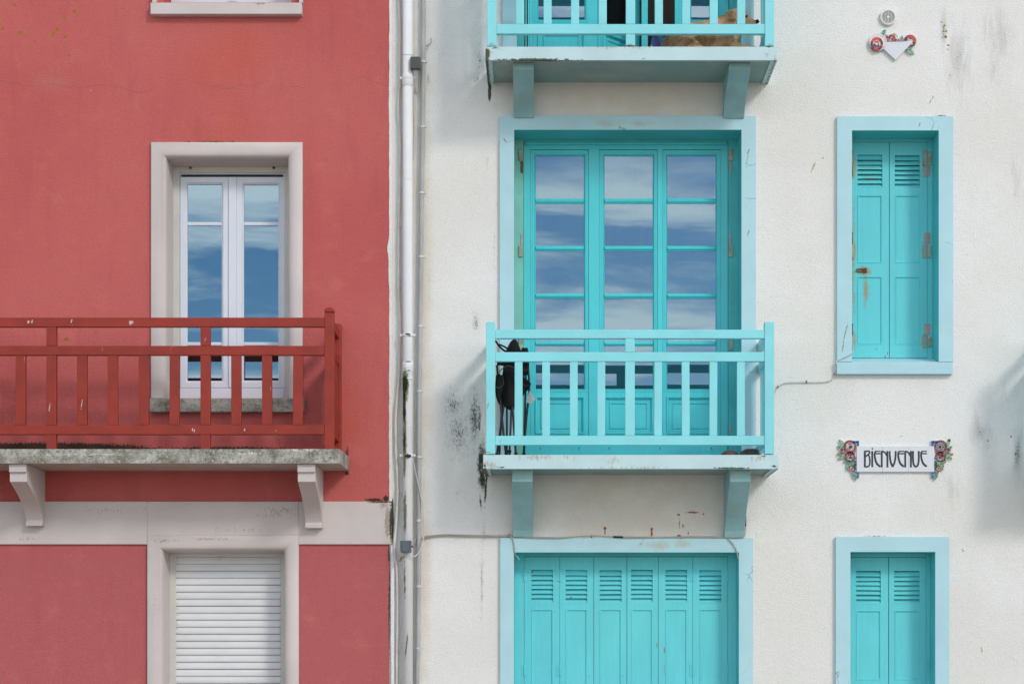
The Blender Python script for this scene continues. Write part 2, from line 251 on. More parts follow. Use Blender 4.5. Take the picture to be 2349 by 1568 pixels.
def ex_shut(t, c):
    c = t.stain(c, RUST, t.blobs([(1524, 1489, 2.5, 12, 1.3, 0, -.18), (1524, 1530, 1.6, 50, .75, 0, -.18), (1221, 1310, 4, 5, .9, 0, -.18), (1352, 1550, 3, 4, 1, 0, -.18), (1310, 1369, 5, 2.5, 1.3, 0, -.18), (1507, 1478, 2, 16, .9, 0, -.18), (1428, 1548, 2, 3, 1, 0, -.18)]), 0.9, 1.15, 0.95, 60, 3)
    c = t.stain(c, (0.36, 0.26, 0.12), t.blobs([(1957, 600, 11, 330, .62, 0, -.235), (1986, 665, 12, 90, .72, 0, -.235), (1982, 621, 28, 18, 1.1, 0, -.235), (1958, 385, 12, 50, 1.0, 0, -.235), (1958, 580, 11, 50, .95, 0, -.235), (1958, 780, 11, 45, .9, 0, -.235), (2119, 385, 14, 50, .6, 0, -.235), (2119, 575, 14, 45, .6, 0, -.235), (2119, 785, 14, 45, .65, 0, -.235)]), 0.74, 1.2, 0.85, 30, 5)
    c = t.stain(c, RUST, t.blobs([(1980, 620, 20, 14, .7, 0, -.235), (1955, 400, 7, 20, .75, 0, -.235), (1955, 590, 7, 26, .75, 0, -.235), (1955, 790, 6, 20, .6, 0, -.235), (1985, 640, 5, 26, .5, 0, -.235)]), 0.9, 1.15, 0.9, 50, 4)
    c = t.stain(c, (0.40, 0.03, 0.03), t.blobs([(2038, 808, 3, 12, 1, 0, -.2), (1995, 819, 44, 2.5, .7, 0, -.2), (2033, 816, 4, 5, 1.1, 0, -.2)]), 0.95, 1.12, 0.95, 70, 3)
    c = t.stain(c, (0.30, 0.27, 0.22), t.blobs([(1998, 407, 40, 4, 1.0, 3, -.2), (1996, 398, 44, 3, .9, -2, -.2), (1996, 381, 44, 3, .75, 0, -.2), (2012, 799, 12, 5, .8, 30, -.2), (1990, 815, 36, 3, .6, 0, -.2)]), 0.95, 1.12, 0.95, 60, 4)
    return t.mix(t.ramp(t.noise(1.3, 3, .5), 0.35, 0.7, 0, .3), c, (0.15, 0.65, 0.62))
M_TSHUT = paint('turquoise_shutter_paint', (0.14, 0.67, 0.745), 0.05, 0.5, 0.12, (0.06, 0.26, 0.26), 0.25, 3, spec=0.3, grain=(1, 1, .4), extra=ex_shut, streak=0.2)
M_PVC = paint('white_window_plastic', (0.66, 0.70, 0.78), 0.02, 0.3, 0.01, (0.4, 0.4, 0.4), 0.06, 3, spec=0.5)
M_GUIDE = paint('offwhite_guide_plastic', (0.60, 0.60, 0.56), 0.05, 0.45, 0.02, (0.3, 0.28, 0.22), 0.25, 5)
def ex_roll(t, c): return t.stain(c, (0.42, 0.38, 0.30), t.blobs([(405, 1430, 22, 330, .42, 0, -.25), (642, 1430, 18, 330, .42, 0, -.25), (520, 1275, 160, 24, .42, 0, -.25)]), .78, 1.15, .7, 30, 6, stretch=(.5, 1, 2))
M_ROLL = paint('white_roller_slat_plastic', (0.70, 0.71, 0.725), 0.05, 0.4, 0.02, (0.4, 0.37, 0.30), 0.3, 5, grain=(.5, 1, 1), extra=ex_roll)
M_DARK = paint('painted_interior_dark', (0.05, 0.045, 0.045), 0.1, 0.9, 0.05)  # near-black colour standing for the unlit interior behind shutters
M_ROOM = paint('dim_room_plaster', (0.30, 0.24, 0.19), 0.1, 0.9, 0.05)
M_ROOF = paint('slate_roof', (0.08, 0.085, 0.10), 0.2, 0.7, 0.3)
M_SILVER = paint('screw_metal', (0.08, 0.07, 0.06), 0.1, 0.5, 0.05, RUST, 0.5)

def glass(name, refl, fog):
    t = NT(name); t.t.nodes.remove(t.b)
    g = t.N('ShaderNodeBsdfGlossy'); g.inputs['Roughness'].default_value = 0.0; g.inputs['Color'].default_value = (0.48, 0.65, 0.77, 1)
    bp = t.N('ShaderNodeBump'); bp.inputs['Strength'].default_value = 0.05; bp.inputs['Distance'].default_value = 0.01; t.L(t.noise(1.4, 2, 0.4), bp.inputs['Height']); t.L(bp.outputs[0], g.inputs['Normal'])
    tr = t.N('ShaderNodeBsdfTransparent'); tr.inputs['Color'].default_value = (0.55, 0.62, 0.64, 1)
    m1 = t.N('ShaderNodeMixShader'); m1.inputs[0].default_value = refl; t.L(tr.outputs[0], m1.inputs[1]); t.L(g.outputs[0], m1.inputs[2])
    df = t.N('ShaderNodeBsdfDiffuse'); df.inputs['Color'].default_value = (0.45, 0.57, 0.68, 1)
    st = t.ramp(t.noise(22, 5, 0.7, stretch=(1.6, 1, .07)), 0.35, 0.7, 0.5, 1.3)
    if fog:
        z = t.N('ShaderNodeSeparateXYZ'); t.L(t.pos, z.inputs[0])
        f = t.math('MULTIPLY', t.ramp(z.outputs['Z'], Z(700), Z(360), 0.015, fog), st)
    else: f = t.math('MULTIPLY', st, 0.012)
    m2 = t.N('ShaderNodeMixShader'); t.L(f, m2.inputs[0]); t.L(m1.outputs[0], m2.inputs[1]); t.L(df.outputs[0], m2.inputs[2])
    t.L(m2.outputs[0], t.out.inputs[0]); return t.m
M_GLASS = glass('window_glass', 0.36, 0); M_GLASSF = glass('rain_streaked_glass', 0.34, 0.07)

# ------------------------------------------------------------------ mesh helpers
WLOC = {}
class MB:
    def __init__(s): s.v = []; s.f = []; s.mi = []
    def add(s, vs, fs, mi=0):
        o = len(s.v); s.v += [tuple(x) for x in vs]; s.f += [tuple(i + o for i in f) for f in fs]; s.mi += [mi] * len(fs); return s
    def wbox(s, x0, x1, y0, y1, z0, z1, mi=0):
        x0, x1 = sorted((x0, x1)); y0, y1 = sorted((y0, y1)); z0, z1 = sorted((z0, z1))
        v = [(x, y, z) for x in (x0, x1) for y in (y0, y1) for z in (z0, z1)]
        return s.add(v, [(0, 1, 3, 2), (4, 6, 7, 5), (0, 4, 5, 1), (2, 3, 7, 6), (0, 2, 6, 4), (1, 5, 7, 3)], mi)
    def box(s, u0, u1, v0, v1, d0, d1, mi=0):      # front face seen at photo rect, at distance d0 from facade, back at d1
        return s.wbox(X(u0, d0), X(u1, d0), -d0, -d1, Z(v1, d0), Z(v0, d0), mi)
    def tube(s, pts, r, seg=8, mi=0, caps=True):
        pts = [Vector(p) for p in pts]; n = len(pts); rr = r if isinstance(r, (list, tuple)) else [r] * n
        rings = []; up = Vector((0.31, -0.9, 0.2)).normalized()
        for i, p in enumerate(pts):
            t = (pts[min(i + 1, n - 1)] - pts[max(i - 1, 0)]).normalized()
            a = t.cross(up)
            if a.length < 1e-3: a = t.cross(Vector((1, 0, 0)))
            a.normalize(); b = t.cross(a)
            rings.append([p + (a * math.cos(2 * math.pi * k / seg) + b * math.sin(2 * math.pi * k / seg)) * rr[i] for k in range(seg)])
        vs = [q for ring in rings for q in ring]; fs = []
        for i in range(n - 1):
            for k in range(seg):
                k2 = (k + 1) % seg; fs.append((i * seg + k, i * seg + k2, (i + 1) * seg + k2, (i + 1) * seg + k))
        if caps: fs += [tuple(range(seg))[::-1], tuple((n - 1) * seg + k for k in range(seg))]
        return s.add(vs, fs, mi)
    def sweep(s, x0, x1, z0, z1, prof, closed=True, mi=0):   # prof: (inset, y) points; rectangular ring (closed) or an upside-down U
        x0, x1 = sorted((x0, x1)); z0, z1 = sorted((z0, z1)); n = len(prof); o = []
        for ins, y in prof:
            o += [(x0 + ins, y, (z0 + ins) if closed else z0), (x0 + ins, y, z1 - ins), (x1 - ins, y, z1 - ins), (x1 - ins, y, (z0 + ins) if closed else z0)]
        fs = []
        for i in range(n):
            j = (i + 1) % n
            for k in range(4 if closed else 3):
                k2 = (k + 1) % 4; fs.append((i * 4 + k, i * 4 + k2, j * 4 + k2, j * 4 + k))
        if not closed: fs += [tuple(i * 4 for i in range(n)), tuple(i * 4 + 3 for i in range(n))[::-1]]
        return s.add(o, fs, mi)
    def prism(s, poly, y0, y1, mi=0):              # polygon in x,z extruded along y
        n = len(poly); v = [(a, y0, b) for a, b in poly] + [(a, y1, b) for a, b in poly]
        return s.add(v, [tuple(range(n)), tuple(range(2 * n - 1, n - 1, -1))] + [(i, n + i, n + (i + 1) % n, (i + 1) % n) for i in range(n)], mi)
    def holes(s, x0, x1, z0, z1, y0, y1, hs, mi=0):
        xs = sorted({x0, x1} | {h[0] for h in hs} | {h[1] for h in hs}); zs = sorted({z0, z1} | {h[2] for h in hs} | {h[3] for h in hs})
        xs = [x for x in xs if x0 <= x <= x1]; zs = [z for z in zs if z0 <= z <= z1]
        def solid(i, j):
            if i < 0 or j < 0 or i >= len(xs) - 1 or j >= len(zs) - 1: return False
            cx = (xs[i] + xs[i + 1]) / 2; cz = (zs[j] + zs[j + 1]) / 2
            return not any(h[0] < cx < h[1] and h[2] < cz < h[3] for h in hs)
        nx = len(xs); idx = lambda i, j, k: (j * nx + i) * 2 + k
        v = [(x, y, z) for z in zs for x in xs for y in (y0, y1)]; fs = []
        for i in range(nx - 1):
            for j in range(len(zs) - 1):
                if not solid(i, j): continue
                fs += [(idx(i, j, 0), idx(i + 1, j, 0), idx(i + 1, j + 1, 0), idx(i, j + 1, 0)), (idx(i, j, 1), idx(i, j + 1, 1), idx(i + 1, j + 1, 1), idx(i + 1, j, 1))]
                if not solid(i - 1, j): fs.append((idx(i, j, 0), idx(i, j + 1, 0), idx(i, j + 1, 1), idx(i, j, 1)))
                if not solid(i + 1, j): fs.append((idx(i + 1, j, 0), idx(i + 1, j, 1), idx(i + 1, j + 1, 1), idx(i + 1, j + 1, 0)))
                if not solid(i, j - 1): fs.append((idx(i, j, 0), idx(i, j, 1), idx(i + 1, j, 1), idx(i + 1, j, 0)))
                if not solid(i, j + 1): fs.append((idx(i, j + 1, 0), idx(i + 1, j + 1, 0), idx(i + 1, j + 1, 1), idx(i, j + 1, 1)))
        return s.add(v, fs, mi)
    def mesh(s, name, mats, bevel=0, smooth=False, center=True):
        if not isinstance(mats, (list, tuple)): mats = [mats]
        c = Vector((0, 0, 0))
        if center:
            c = Vector([(min(v[i] for v in s.v) + max(v[i] for v in s.v)) / 2 for i in range(3)])
        me = bpy.data.meshes.new(name); me.from_pydata([Vector(v) - c for v in s.v], [], s.f); me.validate()
        for m in mats: me.materials.append(m)
        if len(me.polygons) == len(s.mi): me.polygons.foreach_set('material_index', s.mi)
        bm = bmesh.new(); bm.from_mesh(me)
        bmesh.ops.recalc_face_normals(bm, faces=bm.faces)
        if bevel:
            es = [e for e in bm.edges if len(e.link_faces) == 2 and e.calc_face_angle(0) > 0.6]
            bmesh.ops.bevel(bm, geom=es, offset=bevel, segments=2, profile=0.5, affect='EDGES', clamp_overlap=True)
        if smooth:
            for f in bm.faces: f.smooth = True
        bm.to_mesh(me); bm.free(); return me, c
    def build(s, name, mats, parent=None, bevel=0, smooth=False):
        me, c = s.mesh(name, mats, bevel, smooth); return link(name, me, c, parent)

def link(name, me, loc, parent=None):
    o = bpy.data.objects.new(name, me); col.objects.link(o); loc = Vector(loc); WLOC[o.name] = loc
    if parent is not None: o.parent = parent; o.location = loc - WLOC[parent.name]
    else: o.location = loc
    return o
def thing(name, label, cat, loc, group=None):
    o = link(name, None, loc); o['label'] = label; o['category'] = cat
    if group: o['group'] = group
    return o
def tag(o, label, cat, group=None):
    o['label'] = label; o['category'] = cat
    if group: o['group'] = group
    return o

# ------------------------------------------------------------------ ground
def disc_grid(name, x0, x1, y0, y1, z, mat):
    o = MB().add([(x0, y0, z), (x1, y0, z), (x1, y1, z), (x0, y1, z)], [(0, 1, 2, 3)]).build(name, mat); o['kind'] = 'structure'; return o
M_BOUNCE = paint('bounce_paving', (0.36, 0.32, 0.275), 0.12, 0.9, 0.5, (0.1, 0.1, 0.1), 0.5, 1.2)  # unseen ground toned light and warm, to bounce fill under the balconies
M_PAVE = paint('pavement_concrete', (0.36, 0.33, 0.29), 0.12, 0.9, 0.3, (0.12, 0.12, 0.11), 0.4, 1.2)
disc_grid('ground', -900, 900, -900, 900, -0.13, M_BOUNCE)
o = MB().wbox(-40, 40, -3.2, 0.0, -0.3, 0.0).build('pavement', M_PAVE, bevel=.004); o['kind'] = 'structure'
o = MB().wbox(-40, 40, -3.36, -3.204, -0.3, 0.004).build('kerb', M_PAVE, bevel=.01); o['kind'] = 'structure'

# ================================================================== RED HOUSE
XB = X(893)
HZ = 9.6
red = thing('red_house', 'coral red rendered house with cream window surrounds and brick-red balcony on the left', 'house', (X(300), 0, 0))
DG = -0.26                                                       # depth of window plane (behind facade)
w1 = (X(380), X(663), Z(915), Z(360)); w2 = (X(371), X(654), 0.9, Z(1259.6)); w0 = (X(376, 0), X(669, 0), Z(6), 8.6)
MB().holes(-8.5, XB, 0, HZ, 0, 0.36, [w0, w1, w2]).build('wall', M_RED, red)
m = MB()
m.wbox(-8.5, -8.2, 0.362, 8, 0, HZ).wbox(XB - 0.02, XB - 0.3, 0.362, 8, 0, HZ).wbox(-8.2, XB - .3, 7.7, 8, 0, HZ)
m.build('side_wall', M_ROOM, red)
MB().wbox(-8.2, XB - .3, .362, 7.7, 2.95, 3.15).build('floor_slab', M_ROOM, red); MB().wbox(-8.2, XB - .3, .362, 7.7, 6.05, 6.25).build('floor_slab', M_ROOM, red)
MB().add([(-8.7, -.4, HZ), (XB, -.4, HZ), (XB, 4, HZ + 2.4), (-8.7, 4, HZ + 2.4), (XB, 8.3, HZ), (-8.7, 8.3, HZ)], [(0, 1, 2, 3), (3, 2, 4, 5), (0, 3, 5), (1, 4, 2), (0, 5, 4, 1)]).build('roof', M_ROOF, red)
# string course, interrupted by the lower surround
MB().wbox(-8.5, X(339), -0.022, 0.0, Z(1248), Z(1150)).wbox(X(339), X(686), -0.022, 0.0, Z(1228), Z(1150)).wbox(X(686), X(898), -0.022, 0.0, Z(1248), Z(1150)).build('string_course', M_CREAM, red, bevel=.004)

def soft_surround(u0, u1, v0, v1, reveal, name='window_surround'):
    x0, x1 = X(u0), X(u1); z0, z1 = (Z(v1) if v1 else 0.9), Z(v0)
    wd = X(382) - X(347.6); prof = [(0, 0.002), (0, -0.024), (0.006, -0.03), (wd - 0.055, -0.03)]
    for k in range(1, 8):
        a = k / 8 * math.pi / 2; prof.append((wd - 0.055 + 0.055 * math.sin(a), 0.025 - 0.055 * math.cos(a)))
    prof += [(wd, 0.10), (wd + 0.012, reveal), (wd - 0.03, reveal), (wd - 0.03, 0.004)]
    m = MB().sweep(x0, x1, z0, z1, prof, closed=False)
    o = m.build(name, M_CREAM, red, smooth=False)
    for p in o.data.polygons: p.use_smooth = True
    return o
so = soft_surround(347.6, 694.9, 328.2, 914, 0.262); so2 = soft_surround(339, 686, 1227.8, 0, 0.262)
for so_ in (so, so2):
    md = so_.modifiers.new('smooth_angle', 'EDGE_SPLIT'); md.split_angle = R(50)
# moss tufts on the top of the surround
m = MB()
for k in range(46):
    u = rnd.choice([rnd.gauss(487, 9), rnd.gauss(470, 22), rnd.uniform(425, 560)]); p = P(u, 327.5, .012); r = rnd.uniform(.004, .010)
    m.tube([p + Vector((-r * 1.6, 0, 0)), p + Vector((0, rnd.uniform(-.01, .004), r * .5)), p + Vector((r * 1.6, 0, 0))], [r * .3, r, r * .3], 5)
mo = m.build('moss', paint('ochre_moss', (0.17, 0.12, 0.015), 0.3, 0.95, 0.4), so); mo['kind'] = 'stuff'

sill = MB().wbox(X(343, .06), X(698, .06), -.065, 0.29, Z(944.4, .06), Z(914, .06)).build('window_sill', M_CONC, red, bevel=.006)

def pvc_sash(win, gu0, gu1, gv0, gv1, su0, su1, sv0, sv1, bars, d):
    x0, x1, z0, z1 = X(su0, d), X(su1, d), Z(sv1, d), Z(sv0, d)
    ins = X(gu0, d) - x0; y = -d
    s = MB().sweep(x0, x1, z0, z1, [(0, y + .05), (0, y + .004), (.004, y), (ins - .014, y), (ins - .004, y + .010), (ins, y + .012), (ins, y + .05)]).build('sash', M_PVC, win)
    MB().wbox(x0 + ins - .003, x1 - ins + .003, y + .024, y + .030, z0 + ins - .003, z1 - ins + .003).build('pane', M_GLASS, win)
    for (a, b) in bars:
        MB().wbox(x0 + ins, x1 - ins, y + .016, y + .023, Z(b, d), Z(a, d)).build('glazing_bar', M_PVC, win, bevel=.003)
DW = -0.255
win = MB().sweep(X(411, DW), X(652, DW), Z(913.7, DW), Z(396, DW), [(0, .26), (0, .335), (X(413.5) - X(411), .335), (X(414.5) - X(411), .275), (.008, .262)]).build('window', M_PVC, red)
pvc_sash(win, 429.2, 509, 421.3, 875.3, 413, 524.5, 405.5, 889, [(508.2, 515.8), (783.5, 791)], DW)
pvc_sash(win, 558.8, 638.7, 421.3, 875.3, 541.5, 655.5, 405.5, 889, [(508.2, 515.8), (783.5, 791)], DW)
MB().box(524.2, 541.8, 405.5, 888, DW + .012, DW - .03).build('mullion', M_PVC, win, bevel=.003)
MB().box(412, 651.5, 889.5, 913.5, DW + .006, DW - .06).build('bottom_rail', M_PVC, win, bevel=.003)
gd = MB().box(396.5, 411, 380, 914, DW + .02, DW - .06).build('shutter_guide', M_GUIDE, red, bevel=.002)
MB().box(652, 668, 380, 914, DW + .02, DW - .06).build('shutter_guide', M_GUIDE, red, bevel=.002)
bx = MB().box(411.2, 651.8, 379.8, 395, DW + .015, DW - .08).build('shutter_end_rail', M_GUIDE, red, bevel=.002)
for u in (437, 628):
    p = P(u, 385, DW + .015); MB().tube([p, p + Vector((0, -.018, 0))], [.011, .009], 12).build('stopper_knob', M_SILVER, bx)

# roller shutter, ground floor
gl = MB().box(388.3, 403.2, 1268, 1800, DW + .02, DW - .06).build('shutter_guide', M_GUIDE, red, bevel=.002)
MB().box(643.8, 660, 1268, 1800, DW + .02, DW - .06).build('shutter_guide', M_GUIDE, red, bevel=.002)
rs = MB().box(403.2, 643.8, 1262, 1277, DW, DW - .03).build('roller_shutter', M_ROLL, red, bevel=.003)
xa, xb = X(403.4, DW), X(643.6, DW); pitch = 16.07 * (D - DW) / F
prof = [(.000, 0), (-.001, -.010), (-.0055, -.018), (-.008, -.030), (-.0085, -.042), (-.006, -.050), (-.002, -.0535)]
n = len(prof); vv = []
for x in (xa - (xa + xb) / 2, xb - (xa + xb) / 2):
    vv += [(x, a, b) for a, b in prof] + [(x, .006, -.0535), (x, .006, 0)]
n2 = n + 2
me, c0 = MB().add(vv, [(i, (i + 1) % n2, n2 + (i + 1) % n2, n2 + i) for i in range(n2)] + [tuple(range(n2)), tuple(range(2 * n2 - 1, n2 - 1, -1))]).mesh('slat', M_ROLL, center=False)
for k in range(26):
    link('slat', me, ((xa + xb) / 2 + rnd.uniform(-.0006, .0006), -DW + 0.002 + rnd.uniform(-.0008, .0008), Z(1277.6, DW) - k * pitch + rnd.uniform(-.0007, .0007)), rs).rotation_euler = (rnd.uniform(-.03, .03), rnd.uniform(-.0008, .0008), 0)
MB().box(403, 644, 1278, 1800, DW - .02, DW - .03).build('dark_gap_sheet', M_DARK, red)

# window above, its sill and guard posts
us = MB().wbox(X(345, .065), X(692, .065), -.065, .28, Z(32.4, .065), Z(6.3, .065)).build('window_sill', M_CREAM, red, bevel=.004)
MB().box(349, 358, -300, 6.3, .05, -.0).build('window_guard_post', M_CREAM, red, bevel=.002)
MB().box(686, 694, -300, 6.3, .05, -.0).build('window_guard_post', M_CREAM, red, bevel=.002)
MB().box(345, 698, -330, -300, .06, 0.0).build('window_guard_rail', M_CREAM, red, bevel=.002)
w3 = MB().sweep(X(392, DW), X(676, DW), Z(0.5 + 8, DW), 8.6, [(0, .26), (0, .33), (.05, .33), (.05, .262)]).build('window', M_PVC, red)
MB().box(396, 672, -700, 3.5, DW - .03, DW - .036).build('pane', M_GLASS, w3)
MB().box(524, 542, -700, 3.5, DW, DW - .028).build('mullion', M_PVC, w3)

# balcony slab (front edge straight, end flaring to the wall)
DB = 0.59
def wl(u, v): return (X(u), Z(v))
zt = Z(1029.3, DB); zb = Z(1062, DB); xr = X(775.7, DB)
plan = [(-8.3, 0.0), (-8.3, -DB), (xr, -DB), (xr + .012, -DB + .01), (X(801), 0.0)]
def slab_mesh(plan, zb, zt, mat_top, mat_bot):
    n = len(plan); v = [(x, y, zb) for x, y in plan] + [(x, y, zt) for x, y in plan]
    m = MB().add(v, [(i, (i + 1) % n, n + (i + 1) % n, n + i) for i in range(n)] + [tuple(range(n, 2 * n))], 0)
    return m.add([(x, y, zb) for x, y in plan], [tuple(range(n))], 1)
me_, c_ = slab_mesh(plan, zb, zt, 0, 1).mesh('balcony_slab', [M_CONC, M_SOFF]); rslab = link('balcony_slab', me_, c_, red)

def corbel(x0, x1, zt_, depth, h, foot, mat, parent, name='bracket', blocks=True):
    if blocks:
        pr = [(0, zt_), (-depth, zt_), (-depth, zt_ - .062), (-depth + .022, zt_ - .066), (-depth + .022, zt_ - .135), (-depth + .04, zt_ - .14)]
        a = (-depth + .05, zt_ - .15); b = (-.085, zt_ - h + .045)
        for k in range(1, 9):
            q = k / 8; pr.append((a[0] + (b[0] - a[0]) * (q ** .8) + .055 * math.sin(q * math.pi * 1.0), a[1] + (b[1] - a[1]) * q))
        pr += [(-.085, zt_ - h + .035), (-.095, zt_ - h + .03), (-.095, zt_ - h), (0, zt_ - h)]
    else:
        fh, fd = foot
        pr = [(0, zt_), (-depth, zt_), (-depth, zt_ - fh)]
        b = (-fd, zt_ - h)
        for k in range(1, 9):
            q = k / 8; pr.append((-depth + (depth - fd) * (1 - (1 - q) ** 1.35), zt_ - fh + (b[1] - zt_ + fh) * q))
        pr += [(0, zt_ - h)]
    n = len(pr); v = [(x0, y, z) for y, z in pr] + [(x1, y, z) for y, z in pr]
    return MB().add(v, [tuple(range(n)), tuple(range(2 * n - 1, n - 1, -1))] + [(i, n + i, n + (i + 1) % n, (i + 1) % n) for i in range(n)]).build(name, mat, parent, bevel=.004)
corbel(X(66), X(104), zb - .001, .56, zb - Z(1207), 0, M_CREAM, red)
corbel(X(703), X(742), zb - .001, .56, zb - Z(1212), 0, M_CREAM, red)
corbel(X(66) - 2.2, X(104) - 2.2, zb - .001, .56, zb - Z(1207), 0, M_CREAM, red)

# red railing
def bar(m, u0, u1, v0, v1, d=DB - .005, th=.045): return m.box(u0, u1, v0, v1, d, d - th)
DR = .575
rl = bar(MB(), -1100, 744.5, 727.9, 749.6, DR).build('balcony_railing', M_RRAIL, red, bevel=.004)
bar(MB(), -1100, 744.5, 792.6, 814.4, DR).build('rail', M_RRAIL, rl, bevel=.004)
bar(MB(), -1100, 744.5, 974, 996.2, DR).build('rail', M_RRAIL, rl, bevel=.004)
me_, _ = bar(MB(), 0, 22.6, 814.6, 973.8, DR - .003, .038).mesh('baluster', M_RRAIL, bevel=.003)
zc = (Z(814.6, DR) + Z(973.8, DR)) / 2
for u in [46.6, 188, 258.4, 328.9, 400, 541.5, 612.2, 683.2] + [-23.5 - 70.7 * k for k in range(0, 12)]:
    if abs(((u - 117.3 + 1e-6) / 353.3) - round((u - 117.3) / 353.3)) < .03: continue
    link('baluster', me_, (X(u, DR) + rnd.uniform(-.0015, .0015), -(DR - .022), zc), rl).rotation_euler = (0, rnd.uniform(-.004, .004), rnd.uniform(-.03, .03))
for u in (117.4, 470.9, -236, -589, -943):
    m = MB(); bar(m, u - 11.3, u + 11.3, 749.8, 792.4, DR, .045); bar(m, u - 11.3, u + 11.3, 814.6, 973.8, DR, .045); bar(m, u - 11.3, u + 11.3, 996.4, 1030, DR, .045)
    m.build('post', M_RRAIL, rl, bevel=.003)
def capped_post(u0, u1, v0, v1, d, parent, mat, cap=True):
    x0, x1 = X(u0, d), X(u1, d); z0, z1 = Z(v1, d), Z(v0, d); th = x1 - x0; m = MB()
    if cap:
        m.wbox(x0, x1, -d, -d + th, z0, z1 - .045)
        m.wbox(x0 + .003, x1 - .003, -d + .003, -d + th - .003, z1 - .045, z1 - .038)
        b = [(x0 - .001, -d - .001), (x1 + .001, -d - .001), (x1 + .001, -d + th + .001), (x0 - .001, -d + th + .001)]
        i_ = [(x0 + .02, -d + .02), (x1 - .02, -d + .02), (x1 - .02, -d + th - .02), (x0 + .02, -d + th - .02)]
        v = [(x, y, z1 - .038) for x, y in b] + [(x, y, z1 - .014) for x, y in b] + [(x, y, z1) for x, y in i_]
        m.add(v, [(0, 1, 5, 4), (1, 2, 6, 5), (2, 3, 7, 6), (3, 0, 4, 7), (4, 5, 9, 8), (5, 6, 10, 9), (6, 7, 11, 10), (7, 4, 8, 11), (8, 9, 10, 11), (3, 2, 1, 0)])
    else: m.wbox(x0, x1, -d, -d + th, z0, z1)
    return m.build('post', mat, parent, bevel=.004)
capped_post(744.2, 765.6, 703.8, 1030.2, DR + .006, rl, M_RRAIL)
xs = X(755, DR)
for v0, v1 in ((727.9, 749.6), (792.6, 814.4), (974, 996.2)):
    MB().wbox(xs - .022, xs + .022, -DR + .068, -.07, Z(v1, DR), Z(v0, DR)).build('rail', M_RRAIL, rl, bevel=.003)
m = MB(); th = X(765.6, DR) - X(744.2, DR)
MB().wbox(xs - th / 2, xs + th / 2, -.07, -.004, Z(1030.2, DR), Z(715, DR)).build('post', M_RRAIL, rl, bevel=.005)
for y in (-.44, -.32, -.2):
    MB().wbox(xs - .019, xs + .019, y - .035, y + .035, Z(973.6, DR), Z(814.8, DR)).build('baluster', M_RRAIL, rl, bevel=.003)

# ================================================================== WHITE HOUSE
XE = 9.2
white = thing('white_house', 'off-white rendered house with turquoise shutters and balconies on the right', 'house', (X(1500), 0, 0))
OFF = (2362 - U0) / 290.0 - X(1108.7, DB)                        # next window bay to the right, beyond the frame
hl = []
DF = -0.30
big = (X(1178.2), X(1701.6), Z(1060), Z(298.2)); hl.append(big)
bigU = (X(1184.8), X(1700.8), Z(165), 8.80); hl.append(bigU)
bigL = (X(1177.8), X(1695.6), 0.02, Z(1265.1)); hl.append(bigL)
nar = (X(1952.3), X(2153.5), Z(831), Z(299.6)); hl.append(nar)
narL = (X(1948.8), X(2145.5), 0.9, Z(1264.1)); hl.append(narL)
hl.append((big[0] + OFF, big[1] + OFF, big[2], big[3]))
MB().holes(XB + .0005, XE, 0, HZ, 0.012, 0.36, hl).build('wall', M_WHITE, white)
m = MB(); m.wbox(XB + .02, XB + .3, 0.362, 8, 0, HZ).wbox(XE - .3, XE, .362, 8, 0, HZ).wbox(XB + .3, XE - .3, 7.7, 8, 0, HZ).build('side_wall', M_ROOM, white)
MB().wbox(XB + .3, XE - .3, .362, 7.7, 2.95, 3.13).build('floor_slab', M_ROOM, white); MB().wbox(XB + .3, XE - .3, .362, 7.7, 6.03, 6.21).build('floor_slab', M_ROOM, white)
MB().add([(XB, -.4, HZ + .003), (XE + .2, -.4, HZ + .003), (XE + .2, 4, HZ + 2.4), (XB, 4, HZ + 2.4), (XE + .2, 8.3, HZ + .003), (XB, 8.3, HZ + .003)], [(0, 1, 2, 3), (3, 2, 4, 5), (0, 3, 5), (1, 4, 2), (0, 5, 4, 1)]).build('roof', M_ROOF, white)

m = MB(); zs_ = [Z(1149) + k * .03 for k in range(int((HZ - Z(1149)) / .03))]
def wavy(zl):
    v = []
    for z in zl:
        q = noise.noise(Vector((0, 0, z * 3.1))) * .006 + noise.noise(Vector((3, 0, z * 13))) * .004 - (.014 * math.exp(-((z - Z(568)) / .06) ** 2))
        v += [(XB - .001 + q, -.006, z), (XB + .024, -.006, z), (XB + .024, .013, z), (XB - .001 + q, .001, z)]
    fs = [(4 * i + a, 4 * i + (a + 1) % 4, 4 * i + 4 + (a + 1) % 4, 4 * i + 4 + a) for i in range(len(zl) - 1) for a in range(4)] + [(0, 1, 2, 3), tuple(4 * len(zl) - 4 + a for a in (3, 2, 1, 0))]
    return v, fs
m.add(*wavy(zs_)); m.build('render_edge', M_WHITE, white)
m = MB(); v_, f_ = wavy([Z(1249.5) - k * .03 for k in range(60)]); m.add([(x + .016, y, z) for x, y, z in v_], f_); m.build('render_edge', M_WHITE, white)

